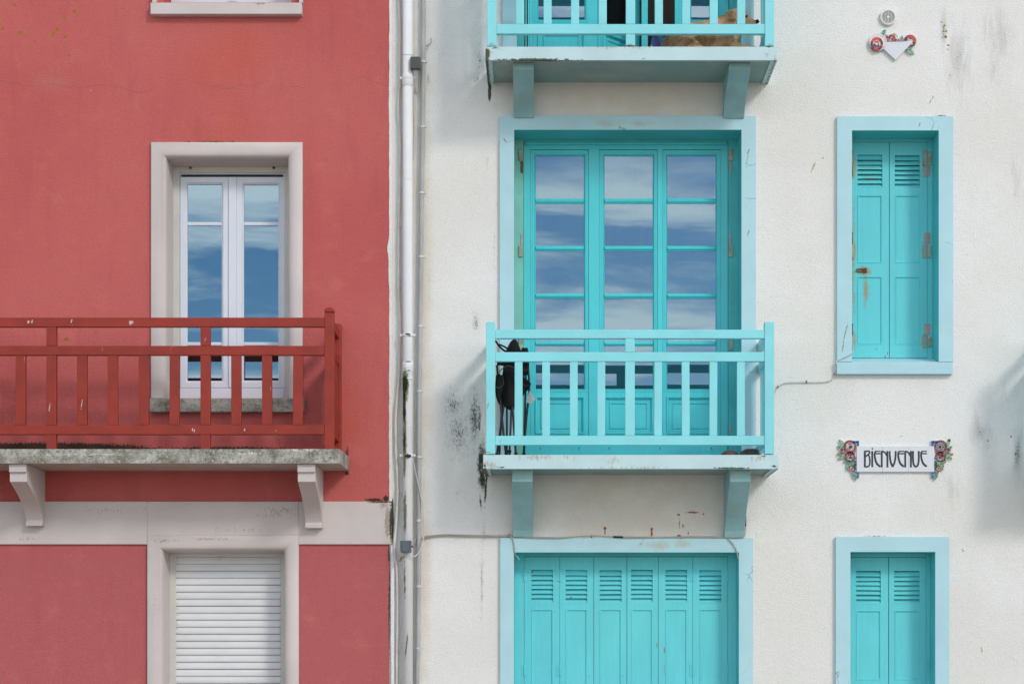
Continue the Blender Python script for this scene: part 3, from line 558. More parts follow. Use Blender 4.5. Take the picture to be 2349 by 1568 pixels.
def hard_surround(u0, u1, v0, zbot, ui0, ui1, vi0, reveal, closed=False, dx=0.0, name='window_surround'):
    x0, x1, z1 = X(u0) + dx, X(u1) + dx, Z(v0); a0, a1, az = X(ui0) + dx, X(ui1) + dx, Z(vi0)
    fy = -.02; m = MB()
    pts_o = [(x0, zbot), (x0, z1), (x1, z1), (x1, zbot)]; pts_i = [(a0, zbot), (a0, az), (a1, az), (a1, zbot)]
    v = []
    for (ox, oz), (ix, iz) in zip(pts_o, pts_i): v += [(ox, .013, oz), (ox, fy, oz), (ix, fy, iz)]
    fs = []
    for k in range(3): fs += [(k * 3, k * 3 + 1, k * 3 + 4, k * 3 + 3), (k * 3 + 1, k * 3 + 2, k * 3 + 5, k * 3 + 4)]
    m.add(v, fs, 0)
    v = [];
    for (ix, iz) in pts_i: v += [(ix, fy, iz), (ix, reveal, iz)]
    m.add(v, [(k * 2, k * 2 + 1, k * 2 + 3, k * 2 + 2) for k in range(3)], 1)
    return m.build(name, [M_TSURR, M_TREV], white)

def hinge(x, z, y, h, parent, mat=M_TSHUT, w=.022, screws=True):
    m = MB(); m.wbox(x - w, x - .002, y - .002, y + .002, z - h / 2, z + h / 2).wbox(x + .002, x + w, y - .002, y + .002, z - h / 2, z + h / 2)
    for k in range(5):
        a = z - h / 2 + h * k / 5; m.tube([(x, y - .004, a + .001), (x, y - .004, a + h / 5 - .002)], .0045, 8)
    o = m.build('hinge', mat, parent)
    if screws:
        ms = MB()
        for sx in (-1, 1):
            for k in (-1, 0, 1): p = Vector((x + sx * w * .6, y - .002, z + k * h * .33)); ms.tube([p, p + Vector((0, -.0015, 0))], .003, 6)
        ms.build('screws', M_SILVER if mat is not M_TSHUT else M_TSHUT, parent)
    return o
def block(x, z, y, w, h, parent):
    return MB().wbox(x - w / 2, x + w / 2, y - .012, y + .01, z - h / 2, z + h / 2).build('hinge_block', M_BLOCK, parent, bevel=.004)

# --- French window with three glazed leaves, five rows of panes
ROWS = [(358.3, 455.2), (467, 563.9), (575.7, 672.9), (684.4, 782.2), (793.3, 891.3)]
LEAVES = [((1216.6, 1350.5), (1229.3, 1339.4)), ((1374.7, 1508), (1386.8, 1497.5)), ((1519.7, 1653.3), (1530.8, 1641.5))]
def leaf_geo(x0, x1, z0, z1, gx0, gx1, rows, pz, y):
    """one glazed door leaf as meshes in a list: (name, MB, mat, bevel)"""
    out = []
    hs = [(gx0 - .010, gx1 + .010, a - .010, b + .010) for a, b in rows]
    gz0 = rows[-1][0]; gz1 = rows[0][1]
    m = MB(); m.holes(x0, x1, z0, z1, y, y + .04, [(gx0 - .011, gx1 + .011, gz0 - .011, gz1 + .011), (gx0 - .008, gx1 + .008, pz[0], pz[1])])
    m.sweep(gx0 - .011, gx1 + .011, gz0 - .011, gz1 + .011, [(0, y + .03), (0, y + .005), (.003, y + .002), (.006, y + .008), (.010, y + .012), (.011, y + .03)])
    m.sweep(gx0 - .026, gx1 + .026, gz0 - .026, gz1 + .026, [(0, y + .002), (.001, y - .003), (.004, y - .003), (.005, y + .002)])
    out.append(('sash', m, M_TDOOR, 0))
    for (a, b), (c_, d_) in zip(rows[:-1], rows[1:]):
        lo_, hi_ = d_, a; h = hi_ - lo_; m = MB()
        pr = [(lo_, y + .03), (lo_, y + .012), (lo_ + h * .18, y + .008), (lo_ + h * .30, y + .001), (lo_ + h * .5, y - .002), (lo_ + h * .70, y + .001), (lo_ + h * .82, y + .008), (hi_, y + .012), (hi_, y + .03)]
        n = len(pr); v = [(gx0 + .0005, yy, zz) for zz, yy in pr] + [(gx1 - .0005, yy, zz) for zz, yy in pr]
        m.add(v, [tuple(range(n)), tuple(range(2 * n - 1, n - 1, -1))] + [(i, n + i, n + (i + 1) % n, (i + 1) % n) for i in range(n)])
        out.append(('glazing_bar', m, M_TDOOR, 0))
    for a, b in rows:
        out.append(('pane', MB().wbox(gx0, gx1, y + .018, y + .023, a - .001, b + .001), M_GLASSF, 0))
    px0, px1 = gx0 - .0075, gx1 + .0075; m = MB()
    m.wbox(px0, px1, y + .014, y + .03, pz[0] + .0005, pz[1] - .0005)
    m.sweep(px0, px1, pz[0] + .0005, pz[1] - .0005, [(0, y + .013), (.0, y - .006), (.006, y - .010), (.014, y - .008), (.018, y + .004), (.026, y + .013)])
    m.sweep(px0 + .045, px1 - .045, pz[0] + .045, pz[1] - .045, [(0, y + .013), (.004, y + .006), (.012, y + .006), (.014, y + .013)])
    out.append(('panel', m, M_TDOOR, 0)); return out

def french_window(dx=0.0, full=True):
    hard_surround(1146.9, 1733.4, 267.5, Z(1061), 1179.5, 1700.4, 299.4, .262, dx=dx)
    d = -.30; y = .30
    jl = MB().wbox(X(1179.5, 0) + dx - .01, X(1200.7, d) + dx, .262, .34, Z(1060), Z(296)).build('jamb_board', M_JAMB_LIT, white)
    jr = MB().wbox(X(1670, d) + dx, X(1702) + dx, .262, .34, Z(1060), Z(296)).build('jamb_board', M_TREV, white)
    MB().wbox(X(1200.7, d) + dx + .001, X(1670, d) + dx - .001, .266, .34, Z(326, -.262), Z(296)).build('head_board', M_TREV, white)
    x0, x1, z0, z1 = X(1200.7, d) + dx + .002, X(1670, d) + dx - .002, Z(1058, d), Z(327, d)
    m = MB(); m.holes(x0, x1, z0, z1, .285, .345, [(X(a, d) + dx, X(b, d) + dx, Z(1052, d), Z(344, d)) for (a, b), _ in LEAVES])
    m.box(0, 1, 0, 1, 0, 0) if False else None
    fr = m.build('french_window', M_TDOOR, white, bevel=.002)
    MB().wbox(x0 + .01, x1 - .01, .262, .2845, Z(334, d), Z(329, d)).build('drip_moulding', M_TDOOR, fr, bevel=.004)
    for (a, b), (g0, g1) in LEAVES:
        rows = [(Z(q, d), Z(p, d)) for p, q in ROWS]
        for nm, mm, mt, bv in leaf_geo(X(a, d) + dx + .0015, X(b, d) + dx - .0015, Z(1050, d), Z(345, d), X(g0, d) + dx, X(g1, d) + dx, rows, (Z(996, d), Z(908.5, d)), .292):
            ob_ = mm.build(nm, mt, fr, bv)
            if nm == 'pane': ob_.rotation_euler = (rnd.uniform(-.003, .003), 0, rnd.uniform(-.005, .005))
    MB().wbox(x0 + .004, x1 - .004, .268, .284, Z(1060, d), Z(1017, d)).build('bottom_board', M_TDOOR, fr, bevel=.003)
    for u in (1239, 1327.5, 1397, 1513.4, 1630.5):
        p = Vector((X(u, d) + dx, .268, Z(1029, d))); MB().tube([p, p + Vector((0, -.002, 0))], .006, 8).build('screw', M_SILVER, fr)
    if full:
        for u, par, sx in ((1195.5, jl, -1), (1675, jr, 1)):
            for v0, v1, rusty in ((373.8, 399.7, 1), (538.7, 564.6, 0), (977.5, 998, 0)):
                hx = X(u + 1.5 * -sx, d); z_ = (Z(v0, d) + Z(v1, d)) / 2
                MB().wbox(hx - .010, hx + .010, .257, .2615, Z(v1, d), Z(v0, d)).build('hinge_plate', M_RUSTY if (rusty and sx < 0) else M_STEEL if not rusty else M_BLOCK, par, bevel=.001)
            for v0, v1 in ((345, 373), (565, 592.2), (778, 806)):
                block(X(u - .5 * -sx, d), (Z(v0, d) + Z(v1, d)) / 2, .262, .034, Z(v0, d) - Z(v1, d) - .003, par)
french_window()
french_window(OFF, False)

MB().wbox(X(1150), X(1760), 1.5, 1.55, 3.14, 6.02).build('added_back_wall', M_ROOM, white); MB().wbox(X(1150), X(1760), 1.5, 1.55, 6.22, 8.9).build('added_back_wall', M_ROOM, white)  # unseen brown walls added close behind the windows to catch light
# --- balconies
def t_balcony(sl, sr, vt, vb, posts, rails, bal, midfoot, dx=0.0, soff_inset=True, rail_bottom_post=None, brackets=(), st=None):
    zt, zb = Z(vt, DB), Z(vb, DB); x0, x1 = X(sl, DB) + dx, X(sr, DB) + dx
    m = MB(); m.wbox(x0, x1, -DB, .0115, zb + .02, zt); m.holes(x0, x1, 0, 0, 0, 0, []) if False else None
    # rim around the soffit, recessed field
    m.wbox(x0, x1, -DB, -DB + .03, zb, zb + .02); m.wbox(x0, x0 + .05, -DB + .03, .0115, zb, zb + .02); m.wbox(x1 - .05, x1, -DB + .03, .0115, zb, zb + .02)
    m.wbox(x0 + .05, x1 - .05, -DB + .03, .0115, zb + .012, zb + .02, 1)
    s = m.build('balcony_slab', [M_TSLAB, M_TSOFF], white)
    dr = .578
    (t0, t1), (m0, m1), (b0, b1) = rails; (l0, l1), (r0, r1), (c0, c1) = posts
    if dx: q = dx * F / (D - dr); l0, l1, r0, r1, c0, c1 = (a + q for a in (l0, l1, r0, r1, c0, c1)); bal = [(a + q, b + q) for a, b in bal]
    rl = bar(MB(), l1 + .1, r0 - .1, t0, t1, dr).build('balcony_railing', M_TRAIL, white, bevel=.004)
    bar(MB(), l1 + .1, r0 - .1, m0, m1, dr).build('rail', M_TRAIL, rl, bevel=.004); bar(MB(), l1 + .1, r0 - .1, b0, b1, dr).build('rail', M_TRAIL, rl, bevel=.004)
    me_, _ = bar(MB(), 0, bal[0][1] - bal[0][0], m1 + .2, b0 - .2, dr - .003, .036).mesh('baluster', M_TRAIL, bevel=.003)
    zc = (Z(m1 + .2, dr) + Z(b0 - .2, dr)) / 2
    for a, b in bal: link('baluster', me_, (X((a + b) / 2, dr), -(dr - .021), zc), rl).rotation_euler = (0, rnd.uniform(-.003, .003), rnd.uniform(-.03, .03))
    m = MB(); bar(m, c0, c1, t1 + .2, m0 - .2, dr); bar(m, c0, c1, m1 + .2, b0 - .2, dr)
    if midfoot: bar(m, c0, c1, b1 + .2, midfoot, dr)
    m.build('post', M_TRAIL, rl, bevel=.003)
    for (a, b) in ((l0, l1), (r0, r1)):
        capped_post(a, b, t0 - 18, vt - 2, dr + .006, rl, M_TRAIL, cap=False)
        xs = X((a + b) / 2, dr)
        for v0, v1 in rails: MB().wbox(xs - .022, xs + .022, -dr + .069, .0095, Z(v1, dr), Z(v0, dr)).build('rail', M_TRAIL, rl, bevel=.003)
        for yy in (-.42, -.29, -.16): MB().wbox(xs - .018, xs + .018, yy - .03, yy + .03, Z(b0 - .2, dr), Z(m1 + .2, dr)).build('baluster', M_TRAIL, rl, bevel=.003)
    for (bu0, bu1, bvb, fh) in brackets:
        corbel(X(bu0) + dx, X(bu1) + dx, zb - .001 + .012, .49, zb + .011 - Z(bvb), (fh, .035), M_TBRK, white, blocks=False)
    return zt
BAL = [(1180.6, 1198.5), (1243.5, 1261.6), (1307.4, 1325.2), (1370.3, 1388.4), (1500.6, 1518.8), (1563.8, 1582.2), (1627.4, 1645.6), (1690.6, 1708.8)]
BALU = [(1183.6, 1202), (1247, 1265.5), (1309.9, 1328.3), (1373.4, 1391.8), (1502.3, 1520.3), (1565.3, 1583.6), (1628.3, 1647), (1691.6, 1709.9)]
PO = ((1114.8, 1135.6), (1754.2, 1776.2), (1434.3, 1456.1)); POU = ((1117.2, 1139.1), (1754.9, 1776.5), (1435.9, 1457))
RA = ((755.8, 776), (807.2, 828.8), (999, 1020.3))
RU = (55.5 - 999 + 755.8, 55.5 - 999 + 776 - 1), (55.5 - 999 + 807.2, 55.5 - 999 + 828.8), (55.5, 77.8)
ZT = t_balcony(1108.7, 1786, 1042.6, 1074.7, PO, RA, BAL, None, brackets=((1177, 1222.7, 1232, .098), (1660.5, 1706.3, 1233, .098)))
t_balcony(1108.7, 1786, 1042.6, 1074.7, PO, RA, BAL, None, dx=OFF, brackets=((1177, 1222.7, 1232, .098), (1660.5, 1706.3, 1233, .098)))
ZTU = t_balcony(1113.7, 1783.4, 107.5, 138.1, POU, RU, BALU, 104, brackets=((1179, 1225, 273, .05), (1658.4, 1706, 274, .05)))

# --- open French window behind the upper balcony
d = -.30
zup = 8.7
hard_surround(1153.4, 1729, -560, Z(165), 1186, 1699.5, -530, .262)
jl = MB().wbox(X(1176), X(1203, d), .262, .34, Z(165), 8.74).build('jamb_board', M_TREV, white)
jr = MB().wbox(X(1672, d), X(1708), .262, .34, Z(165), 8.74).build('jamb_board', M_TREV, white)
for u0, u1, v in ((1205.5, 1208, d), (1211, 1214, d), (1668, 1671, d)):
    MB().box(u0, u1, -600, 165, d + .03, d - .02).build('folded_shutter', M_TSHUT, white)
fr = MB().holes(X(1214.5, d), X(1667, d), Z(170, d), zup, .285, .345, [(X(1222, d), X(1372, d), Z(160, d), 8.6), (X(1378, d), X(1548, d), Z(160, d), 8.6), (X(1568, d), X(1648, d), Z(160, d), 8.6)]).build('french_window', M_TDOOR, white, bevel=.002)
def upleaf(u0, u1, g0, g1, y, hingex=None, ang=0):
    x0, x1, gx0, gx1 = X(u0, d), X(u1, d), X(g0, d), X(g1, d)
    rows = [(Z(44.8 - 110 * k, d), Z(44.8 - 110 * k - 98, d)) for k in range(4, -1, -1)]
    rows = sorted(rows, key=lambda r: -r[1])
    for nm, mm, mt, bv in leaf_geo(x0, x1, Z(158, d), rows[0][1] + .08, gx0, gx1, rows, (Z(128, d), Z(66, d)), y):
        if hingex is not None:
            hx = X(hingex, d); ca, sa = math.cos(ang), math.sin(ang)
            mm.v = [(hx + (a - hx) * ca - (b - y) * sa, y + (a - hx) * sa + (b - y) * ca, c) for a, b, c in mm.v]
        mm.build(nm, M_GLASS if nm == 'pane' else mt, fr, bv)
upleaf(1222.5, 1371.5, 1235, 1340.6, .292)
upleaf(1379, 1520, 1391, 1500, .345, 1379, R(48))
upleaf(1568.5, 1647.5, 1586, 1630, .292)
MB().box(1472, 1486, -600, 165, d - .02, d - .06).build('door_edge', M_TDOOR, fr)
MB().box(1238, 1345, -60, 19, -.9, -.92).box(1238, 1460, 44, 160, -1.2, -1.22).build('curtain_or_reflection', paint('lilac_curtain', (0.22, 0.19, 0.28), .1, .9, .2), white)
MB().box(1570, 1660, -400, 160, -.8, -.82).build('curtain_or_reflection', paint('mauve_reflection', (0.16, 0.12, 0.17), .1, .9, .2), white)  # mauve sheet painted in for the purple reflection in this pane

# --- louvred shutters
def shutter_leaf(x0, x1, z0, z1, y, slots, panels, hl=()):
    """slots: (sx0, sx1, ztop, pitch, n); panels: list of (x0,x1,z0,z1)"""
    sx0, sx1, zt_, pt, n = slots
    m = MB(); reg = (sx0, sx1, zt_ - pt * n + pt * .08, zt_ + pt * .04)
    m.holes(x0, x1, z0, z1, y, y + .032, [reg] + [tuple(p) for p in panels])
    for p in panels:
        m.wbox(p[0], p[1], y + .006, y + .026, p[2], p[3])
        m.sweep(p[0], p[1], p[2], p[3], [(0, y + .0055), (0, y - .002), (.004, y - .004), (.010, y - .001), (.013, y + .0055)])
    m.wbox(sx0, sx1, y + .034, y + .038, reg[2], reg[3], 1)  # dark sheet painted in as the unlit interior behind the slats
    lf = m.build('shutter', [M_TSHUT, M_DARK], white)
    h = pt * .92; a = .024
    v = []
    for x in (-(sx1 - sx0) / 2 + .0005, (sx1 - sx0) / 2 - .0005):
        v += [(x, -.003, -h * .5), (x, a, h * .62), (x, a + .006, h * .62), (x, .006, -h * .5)]
    me_, _ = MB().add(v, [(0, 1, 2, 3), (7, 6, 5, 4), (0, 4, 5, 1), (1, 5, 6, 2), (2, 6, 7, 3), (3, 7, 4, 0)]).mesh('slat', M_TSHUT, center=False)
    for k in range(n):
        link('slat', me_, ((sx0 + sx1) / 2, y + .002, zt_ - pt * k - pt * .62 + rnd.uniform(-.0012, .0012)), lf).rotation_euler = (rnd.uniform(-.09, .09), rnd.uniform(-.009, .009), 0)
    return lf
pt_ = 10.6 * (D + .19) / F
# lower wide opening, six leaves
hard_surround(1147.8, 1726.7, 1233.5, .03, 1179, 1694.4, 1266.3, .185)
dL = -.19
MB().box(1176, 1202, 1262, 2000, dL, dL - .05).build('shutter_jamb', M_TSHUT, white); MB().box(1669.8, 1700, 1262, 2000, dL, dL - .05).build('shutter_jamb', M_TSHUT, white)
MB().box(1202.2, 1669.6, 1262, 1275.2, dL, dL - .05).build('shutter_head', M_TSHUT, white)
LB = [1202.4, 1284, 1362, 1438.1, 1510.3, 1588.9, 1669.4]
SL = [(1218.5, 1269.4), (1297.2, 1347.7), (1375.2, 1426.3), (1447.4, 1497.9), (1526, 1576.8), (1604, 1655.1)]
lv = []
for k in range(6):
    gap = 1.3 if k in (2, 3) else .7
    x0, x1 = X(LB[k], dL) + gap * .0016, X(LB[k + 1], dL) - gap * .0016; s0, s1 = X(SL[k][0] + .6, dL), X(SL[k][1] - .6, dL)
    lv.append(shutter_leaf(x0, x1, .1, Z(1276.4, dL), -dL + .003 - (.004 if k in (2,) else 0), (s0, s1, Z(1306.5 + (k % 3) * .5, dL), pt_, 7), [(s0, s1, .35, Z(1396.3, dL))]))
MB().box(1202, 1669.6, 1276, 2000, dL - .045, dL - .05).build('dark_gap_sheet', M_DARK, white)
for k, li in ((0, 0), (1, 0), (4, 4), (5, 5)):
    bu = LB[[0, 1, 5, 6][[0, 1, 4, 5].index(k)]]
    for v in (1319, 1535.5): hinge(X(bu, dL), Z(v, dL), -dL, 27 * .00349, lv[li])

# narrow upper window shutters
hard_surround(1919.6, 2185.3, 268.6, Z(829.8), 1953.5, 2152.3, 300.8, .235)
MB().wbox(X(1919.6, .03), X(2185.3, .03), -.032, .235, Z(857.5, .03), Z(830, .03)).add([(x_, y_, z_) for x_ in (X(1953.8), X(2152)) for y_, z_ in ((-.018, Z(830, .03) - .01), (-.018, Z(830, .03) + .001), (.245, Z(821.3, -.235)), (.245, Z(830, .03) - .01))], [(0, 1, 2, 3), (7, 6, 5, 4), (0, 4, 5, 1), (1, 5, 6, 2), (2, 6, 7, 3), (3, 7, 4, 0)]).build('window_sill', M_TSURR, white, bevel=.002)
dN = -.235
MB().box(1936, 1949.5, 296, 825, dN, dN - .05).build('shutter_jamb', M_TSHUT, white); MB().box(2127.6, 2150, 296, 825, dN, dN - .05).build('shutter_jamb', M_TSHUT, white)
MB().box(1949.7, 2127.4, 300, 325.6, dN, dN - .05).build('shutter_head', M_TSHUT, white)
MB().box(1949, 2128, 326, 822, dN - .045, dN - .05).build('dark_gap_sheet', M_DARK, white)
pn = 10.72 * (D + .235) / F
nl = []
for (a, b, s0, s1, vt) in ((1949.8, 2039.6, 1967.1, 2024.1, 355), (2041, 2127, 2053, 2110, 356.2)):
    sx0, sx1 = X(s0, dN), X(s1, dN)
    nl.append(shutter_leaf(X(a, dN), X(b, dN), Z(820.5, dN), Z(326.2, dN), -dN + .003, (sx0, sx1, Z(vt, dN), pn, 7), [(sx0, sx1, Z(603.3, dN), Z(447.5, dN)), (sx0, sx1, Z(789.7, dN), Z(633.5, dN))]))
for vb0, vb1, vp0, vp1 in ((344, 381, 381.4, 405.4), (561, 592, 533, 560), (768.5, 797, 741.8, 767.8)):
    hinge(X(2127.2, dN), (Z(vp0, dN) + Z(vp1, dN)) / 2, -dN, Z(vp0, dN) - Z(vp1, dN), nl[1], M_STEEL, .026)
    block(X(2121.5, dN), (Z(vb0, dN) + Z(vb1, dN)) / 2, -dN + .006, .034, Z(vb0, dN) - Z(vb1, dN), nl[1]); block(X(2132.5, dN), (Z(vb0 + 3, dN) + Z(vb1, dN)) / 2, -dN + .004, .024, Z(vb0 + 3, dN) - Z(vb1, dN), nl[1])
    MB().wbox(X(1949, dN), X(1956.5, dN), -dN - .004, -dN + .003, Z(vp1, dN), Z(vp0, dN)).build('hinge', M_RUSTY, nl[0], bevel=.001)
    block(X(1953, dN), (Z(vb0, dN) + Z(vb1, dN)) / 2, -dN + .006, .036, Z(vb0, dN) - Z(vb1, dN), nl[0])
# latch
m = MB(); x_, z_, y_ = X(1979, dN), Z(620, dN), -dN - .001
m.wbox(x_ - .045, x_ + .035, y_ - .004, y_, z_ + .006, z_ + .014).wbox(x_ - .045, x_ + .035, y_ - .004, y_, z_ - .014, z_ - .006)
m.wbox(x_ + .002, x_ + .030, y_ - .006, y_ - .001, z_ - .018, z_ + .018).tube([(x_ - .045, y_ - .006, z_ + .01), (x_ - .052, y_ - .008, z_), (x_ - .045, y_ - .006, z_ - .01)], .004, 6)
for q in (-.022, .02):
    for r_ in (-.011, .011): m.tube([(x_ + q, y_ - .004, z_ + r_), (x_ + q, y_ - .009, z_ + r_)], .005, 8)
m.build('latch', M_RUSTY, nl[0])

# narrow lower window shutters
hard_surround(1916.7, 2176.5, 1230.9, .93, 1950, 2144.3, 1265.3, .185)
MB().wbox(X(1914), X(2179), -.05, .185, .88, .928).build('window_sill', M_TSURR, white, bevel=.003)
MB().box(1936, 1947.5, 1262, 1700, dL, dL - .05).build('shutter_jamb', M_TSHUT, white); MB().box(2125, 2150, 1262, 1700, dL, dL - .05).build('shutter_jamb', M_TSHUT, white)
MB().box(1947.7, 2124.8, 1262, 1277, dL, dL - .05).build('shutter_head', M_TSHUT, white)
MB().box(1947, 2125, 1277.4, 1700, dL - .045, dL - .05).build('dark_gap_sheet', M_DARK, white)
ll = []
for (a, b, s0, s1) in ((1948, 2038, 1964, 2020.7), (2039.6, 2124.5, 2051.7, 2109.5)):
    sx0, sx1 = X(s0, dL), X(s1, dL)
    ll.append(shutter_leaf(X(a, dL), X(b, dL), .95, Z(1278, dL), -dL + .003, (sx0, sx1, Z(1309, dL), pt_, 7), [(sx0, sx1, Z(1558.3, dL), Z(1399, dL)), (sx0, sx1, Z(1690, dL), Z(1585, dL))]))
for v in (1312, 1526): hinge(X(2124.6, dL), Z(v, dL), -dL, 25 * .0035, ll[1])
for v in (1312, 1526): hinge(X(1948.5, dL), Z(v, dL), -dL, 25 * .0035, ll[0])

# ================================================================== PIPES AND CABLES
def smooth_path(pts, k=5):
    pts = [Vector(p) for p in pts]; out = []
    for i in range(len(pts) - 1):
        p0 = pts[max(i - 1, 0)]; p1 = pts[i]; p2 = pts[i + 1]; p3 = pts[min(i + 2, len(pts) - 1)]
        for j in range(k):
            s = j / k; out.append(.5 * ((2 * p1) + (p2 - p0) * s + (2 * p0 - 5 * p1 + 4 * p2 - p3) * s * s + (3 * p1 - p0 - 3 * p2 + p3) * s ** 3))
    out.append(pts[-1]); return out
# downpipe
dp = thing('downpipe', 'white rain downpipe with green algae stains running down beside the red house', 'downpipe', (X(935.5, .06), -.06, 0))
px, py, pr = X(935.4, .06), -.062, .0395
MB().tube([(px, py, .05), (px, py, HZ)], pr, 24).build('pipe', M_PIPE, dp, smooth=True)
def ring(v, h, rr, nm, mat):
    z = Z(v, .06); MB().tube([(px, py, z - h / 2), (px, py, z - h / 2 + .002), (px, py, z + h / 2 - .002), (px, py, z + h / 2)], [pr + .001, rr, rr, pr + .001], 24, caps=False).build(nm, mat, dp, smooth=True)
for v, h, e in ((128, .012, .0425), (185, .10, .0425), (412.5, .008, .041), (652, .008, .041), (840, .075, .0425), (851, .012, .0445), (869, .012, .044), (977, .010, .042), (-180, .1, .0425)): ring(v, h, e, 'pipe_socket', M_PIPE)
for v in (179.5, 768.5, 1044, 1420 + 300, -300):
    z = Z(v, .06); m = MB().tube([(px, py, z - .010), (px, py, z + .010)], pr + .006, 24)
    m.wbox(px - pr - .022, px - pr - .004, py - .004, py + .006, z - .009, z + .009).wbox(px + pr + .004, px + pr + .022, py - .004, py + .006, z - .009, z + .009)
    m.tube([(px + pr + .014, py - .014, z), (px + pr + .014, py + .01, z)], .005, 8)
    m.build('pipe_clamp', M_PIPE, dp)
# cream conduit on the left, with clips
pts = [P(u, v, .012) for u, v in ((915, -350), (914, -100), (915, 0), (918, 73), (916.5, 130), (917, 190), (914, 250), (918, 320), (917, 420), (915, 516), (915, 600), (914.5, 662), (917.5, 720), (918.7, 760), (916, 810), (915, 863), (911, 910), (907.8, 955), (907.5, 1000), (908.5, 1040), (911, 1080), (912, 1125), (910.5, 1170), (907.5, 1215), (904.8, 1250), (905.5, 1275), (909.4, 1297), (911.5, 1340), (912, 1420), (910.5, 1500), (910.3, 1568), (910, 2000))]
cl = thing('cable_conduit', 'thin wavy cream conduit clipped along the joint between the houses', 'conduit', pts[-1])
sp_ = smooth_path(pts, 6)
MB().tube(sp_, [.0115 + .0012 * math.sin(i * .9) for i in range(len(sp_))], 10).build('tube', M_CONDL, cl, smooth=True)
for v, u in ((190, 917), (520, 915), (662, 914.5), (871, 914), (1128, 912.5), (1350, 911.5), (1489, 910.5), (1166, 910.5)):
    p = P(u, v, .012); MB().tube([p - Vector((0, 0, .007)), p + Vector((0, 0, .007))], .0150, 10).tube([p + Vector((.014, .01, 0)), p + Vector((.016, -.008, 0))], .004, 6).build('clip', M_CONDL, cl)
# grey corrugated conduit: many ribs
path = [(971, -350), (971, 0), (971, 150), (970, 290), (967.5, 440), (967, 516), (966, 590), (965, 650), (964, 750), (963, 830), (962, 900), (961.5, 1000), (961.5, 1060), (961, 1150), (961, 1250), (960.5, 1340), (959, 1500), (957, 1568), (955, 1990)]
cr_ = thing('corrugated_conduit', 'grey corrugated conduit running down the white wall right of the downpipe', 'conduit', P(955, 1990, .022))
sp_ = smooth_path([P(u, v, .022) for u, v in path], 6); dense = []; rad = []
L_ = 0; step = .0035; acc = 0
for a, b in zip(sp_[:-1], sp_[1:]):
    seg = (b - a).length; nst = max(1, int(seg / step))
    for k in range(nst): dense.append(a + (b - a) * k / nst)
rad = [.0190 if i % 2 else .0168 for i in range(len(dense))]
MB().tube(dense, rad, 10).build('tube', M_CONDR, cr_, smooth=False)
for v, u in ((142.6, 971), (291.4, 970), (442.5, 967.5), (589, 966), (748, 964), (897, 962), (1048, 961.5), (1193.6, 961), (1344, 960.5), (1486, 959)):
    p = P(u, v, .022); m = MB().tube([p - Vector((0, 0, .008)), p + Vector((0, 0, .008))], .0225, 14).wbox(p.x + .018, p.x + .030, p.y - .004, p.y + .012, p.z - .006, p.z + .006)
    m.tube([p + Vector((.027, -.002, 0)), p + Vector((.027, -.012, 0))], .0035, 6); m.build('clip', M_CONDL, cr_)
# junction boxes
def jbox(u0, u1, v0, v1, label, mat, d=.145, dp_=.055):
    x0, x1, z0, z1 = X(u0, d), X(u1, d), Z(v1, d), Z(v0, d)
    t = thing('junction_box', label, 'junction box', ((x0 + x1) / 2, -d + dp_, z0), 'junction boxes on the pipes')
    MB().wbox(x0, x1, -d, -d + dp_, z0, z1).build('box', mat, t, bevel=.004)
    MB().wbox(x0 + .004, x1 - .004, -d + dp_ + .001, -d + dp_ + .012, z0 + .004, z1 - .004).build('back_plate', M_BOX2, t)
    return t, x0, x1, z0, z1, -d
b2, x0, x1, z0, z1, y = jbox(917.8, 943.3, 1238.9, 1265.4, 'slate grey square junction box low on the downpipe, cables looping from it', M_BOX)
for s_ in (-1, 1):
    xm = (x0 + x1) / 2; pts = [(xm + s_ * (.033 - .012 * k_ * k_), y - .0015, z1 - .002 - (z1 - z0 - .004) * k_) for k_ in (0, .2, .4, .6, .8, 1)]
    MB().tube(pts, .0012, 5).build('cover_groove', M_BOX2, b2)
MB().tube([(x1, y + .025, z0 + .045), (x1 + .013, y + .025, z0 + .045)], .007, 10).build('knob', M_BLACK, b2)
b1, x0a, x1a, z0a, z1a, ya = jbox(941.4, 964.4, 129.8, 157.2, 'dark grey junction box high up between downpipe and corrugated conduit', M_BOX2, d=.13)
def cable(pts, r, label, mat=M_CABLE, k=6, nm='cable', group=None):
    c_ = MB().tube(smooth_path(pts, k), r, 8).build(nm, mat, None, smooth=True); tag(c_, label, 'cable', group); return c_
cable([P(934, 1262, .11), P(936, 1270, .12), P(946, 1275.5, .12), P(957, 1271, .10), P(967, 1252, .07), P(972, 1225, .05), P(972.6, 1200, .05), P(970, 1165, .05), (P(965, 1135, .05)), P(955, 1090, .05), P(949, 1062, .05), P(946, 1046, .06)], .0046, 'pale grey cable looping from the lower junction box up across the corrugated conduit')
m = MB()
for k, (ua, ub, uc) in enumerate(((923, 918, 916.5), (927.5, 923, 918.5), (931.5, 929, 920))):
    m.tube(smooth_path([P(ua, 1262, .11), P(ub + 1, 1273, .12), P(uc + 2, 1281, .08), P(uc - 1, 1286, .03)], 5), .0042, 8)
tag(m.build('cable', M_CABLE2, smooth=True), 'three short beige cables curling out under the lower junction box', 'cable')
m = MB()
for k in range(3): m.tube(smooth_path([P(945, 1243 + 4 * k, .06), P(951, 1238 + 4 * k, .03), P(956, 1234 + 4 * k, .015)], 4), .0036, 6)
tag(m.build('cable', M_CABLE2, smooth=True), 'short slanting beige cables behind the corrugated conduit beside the lower box', 'cable')
m = MB()
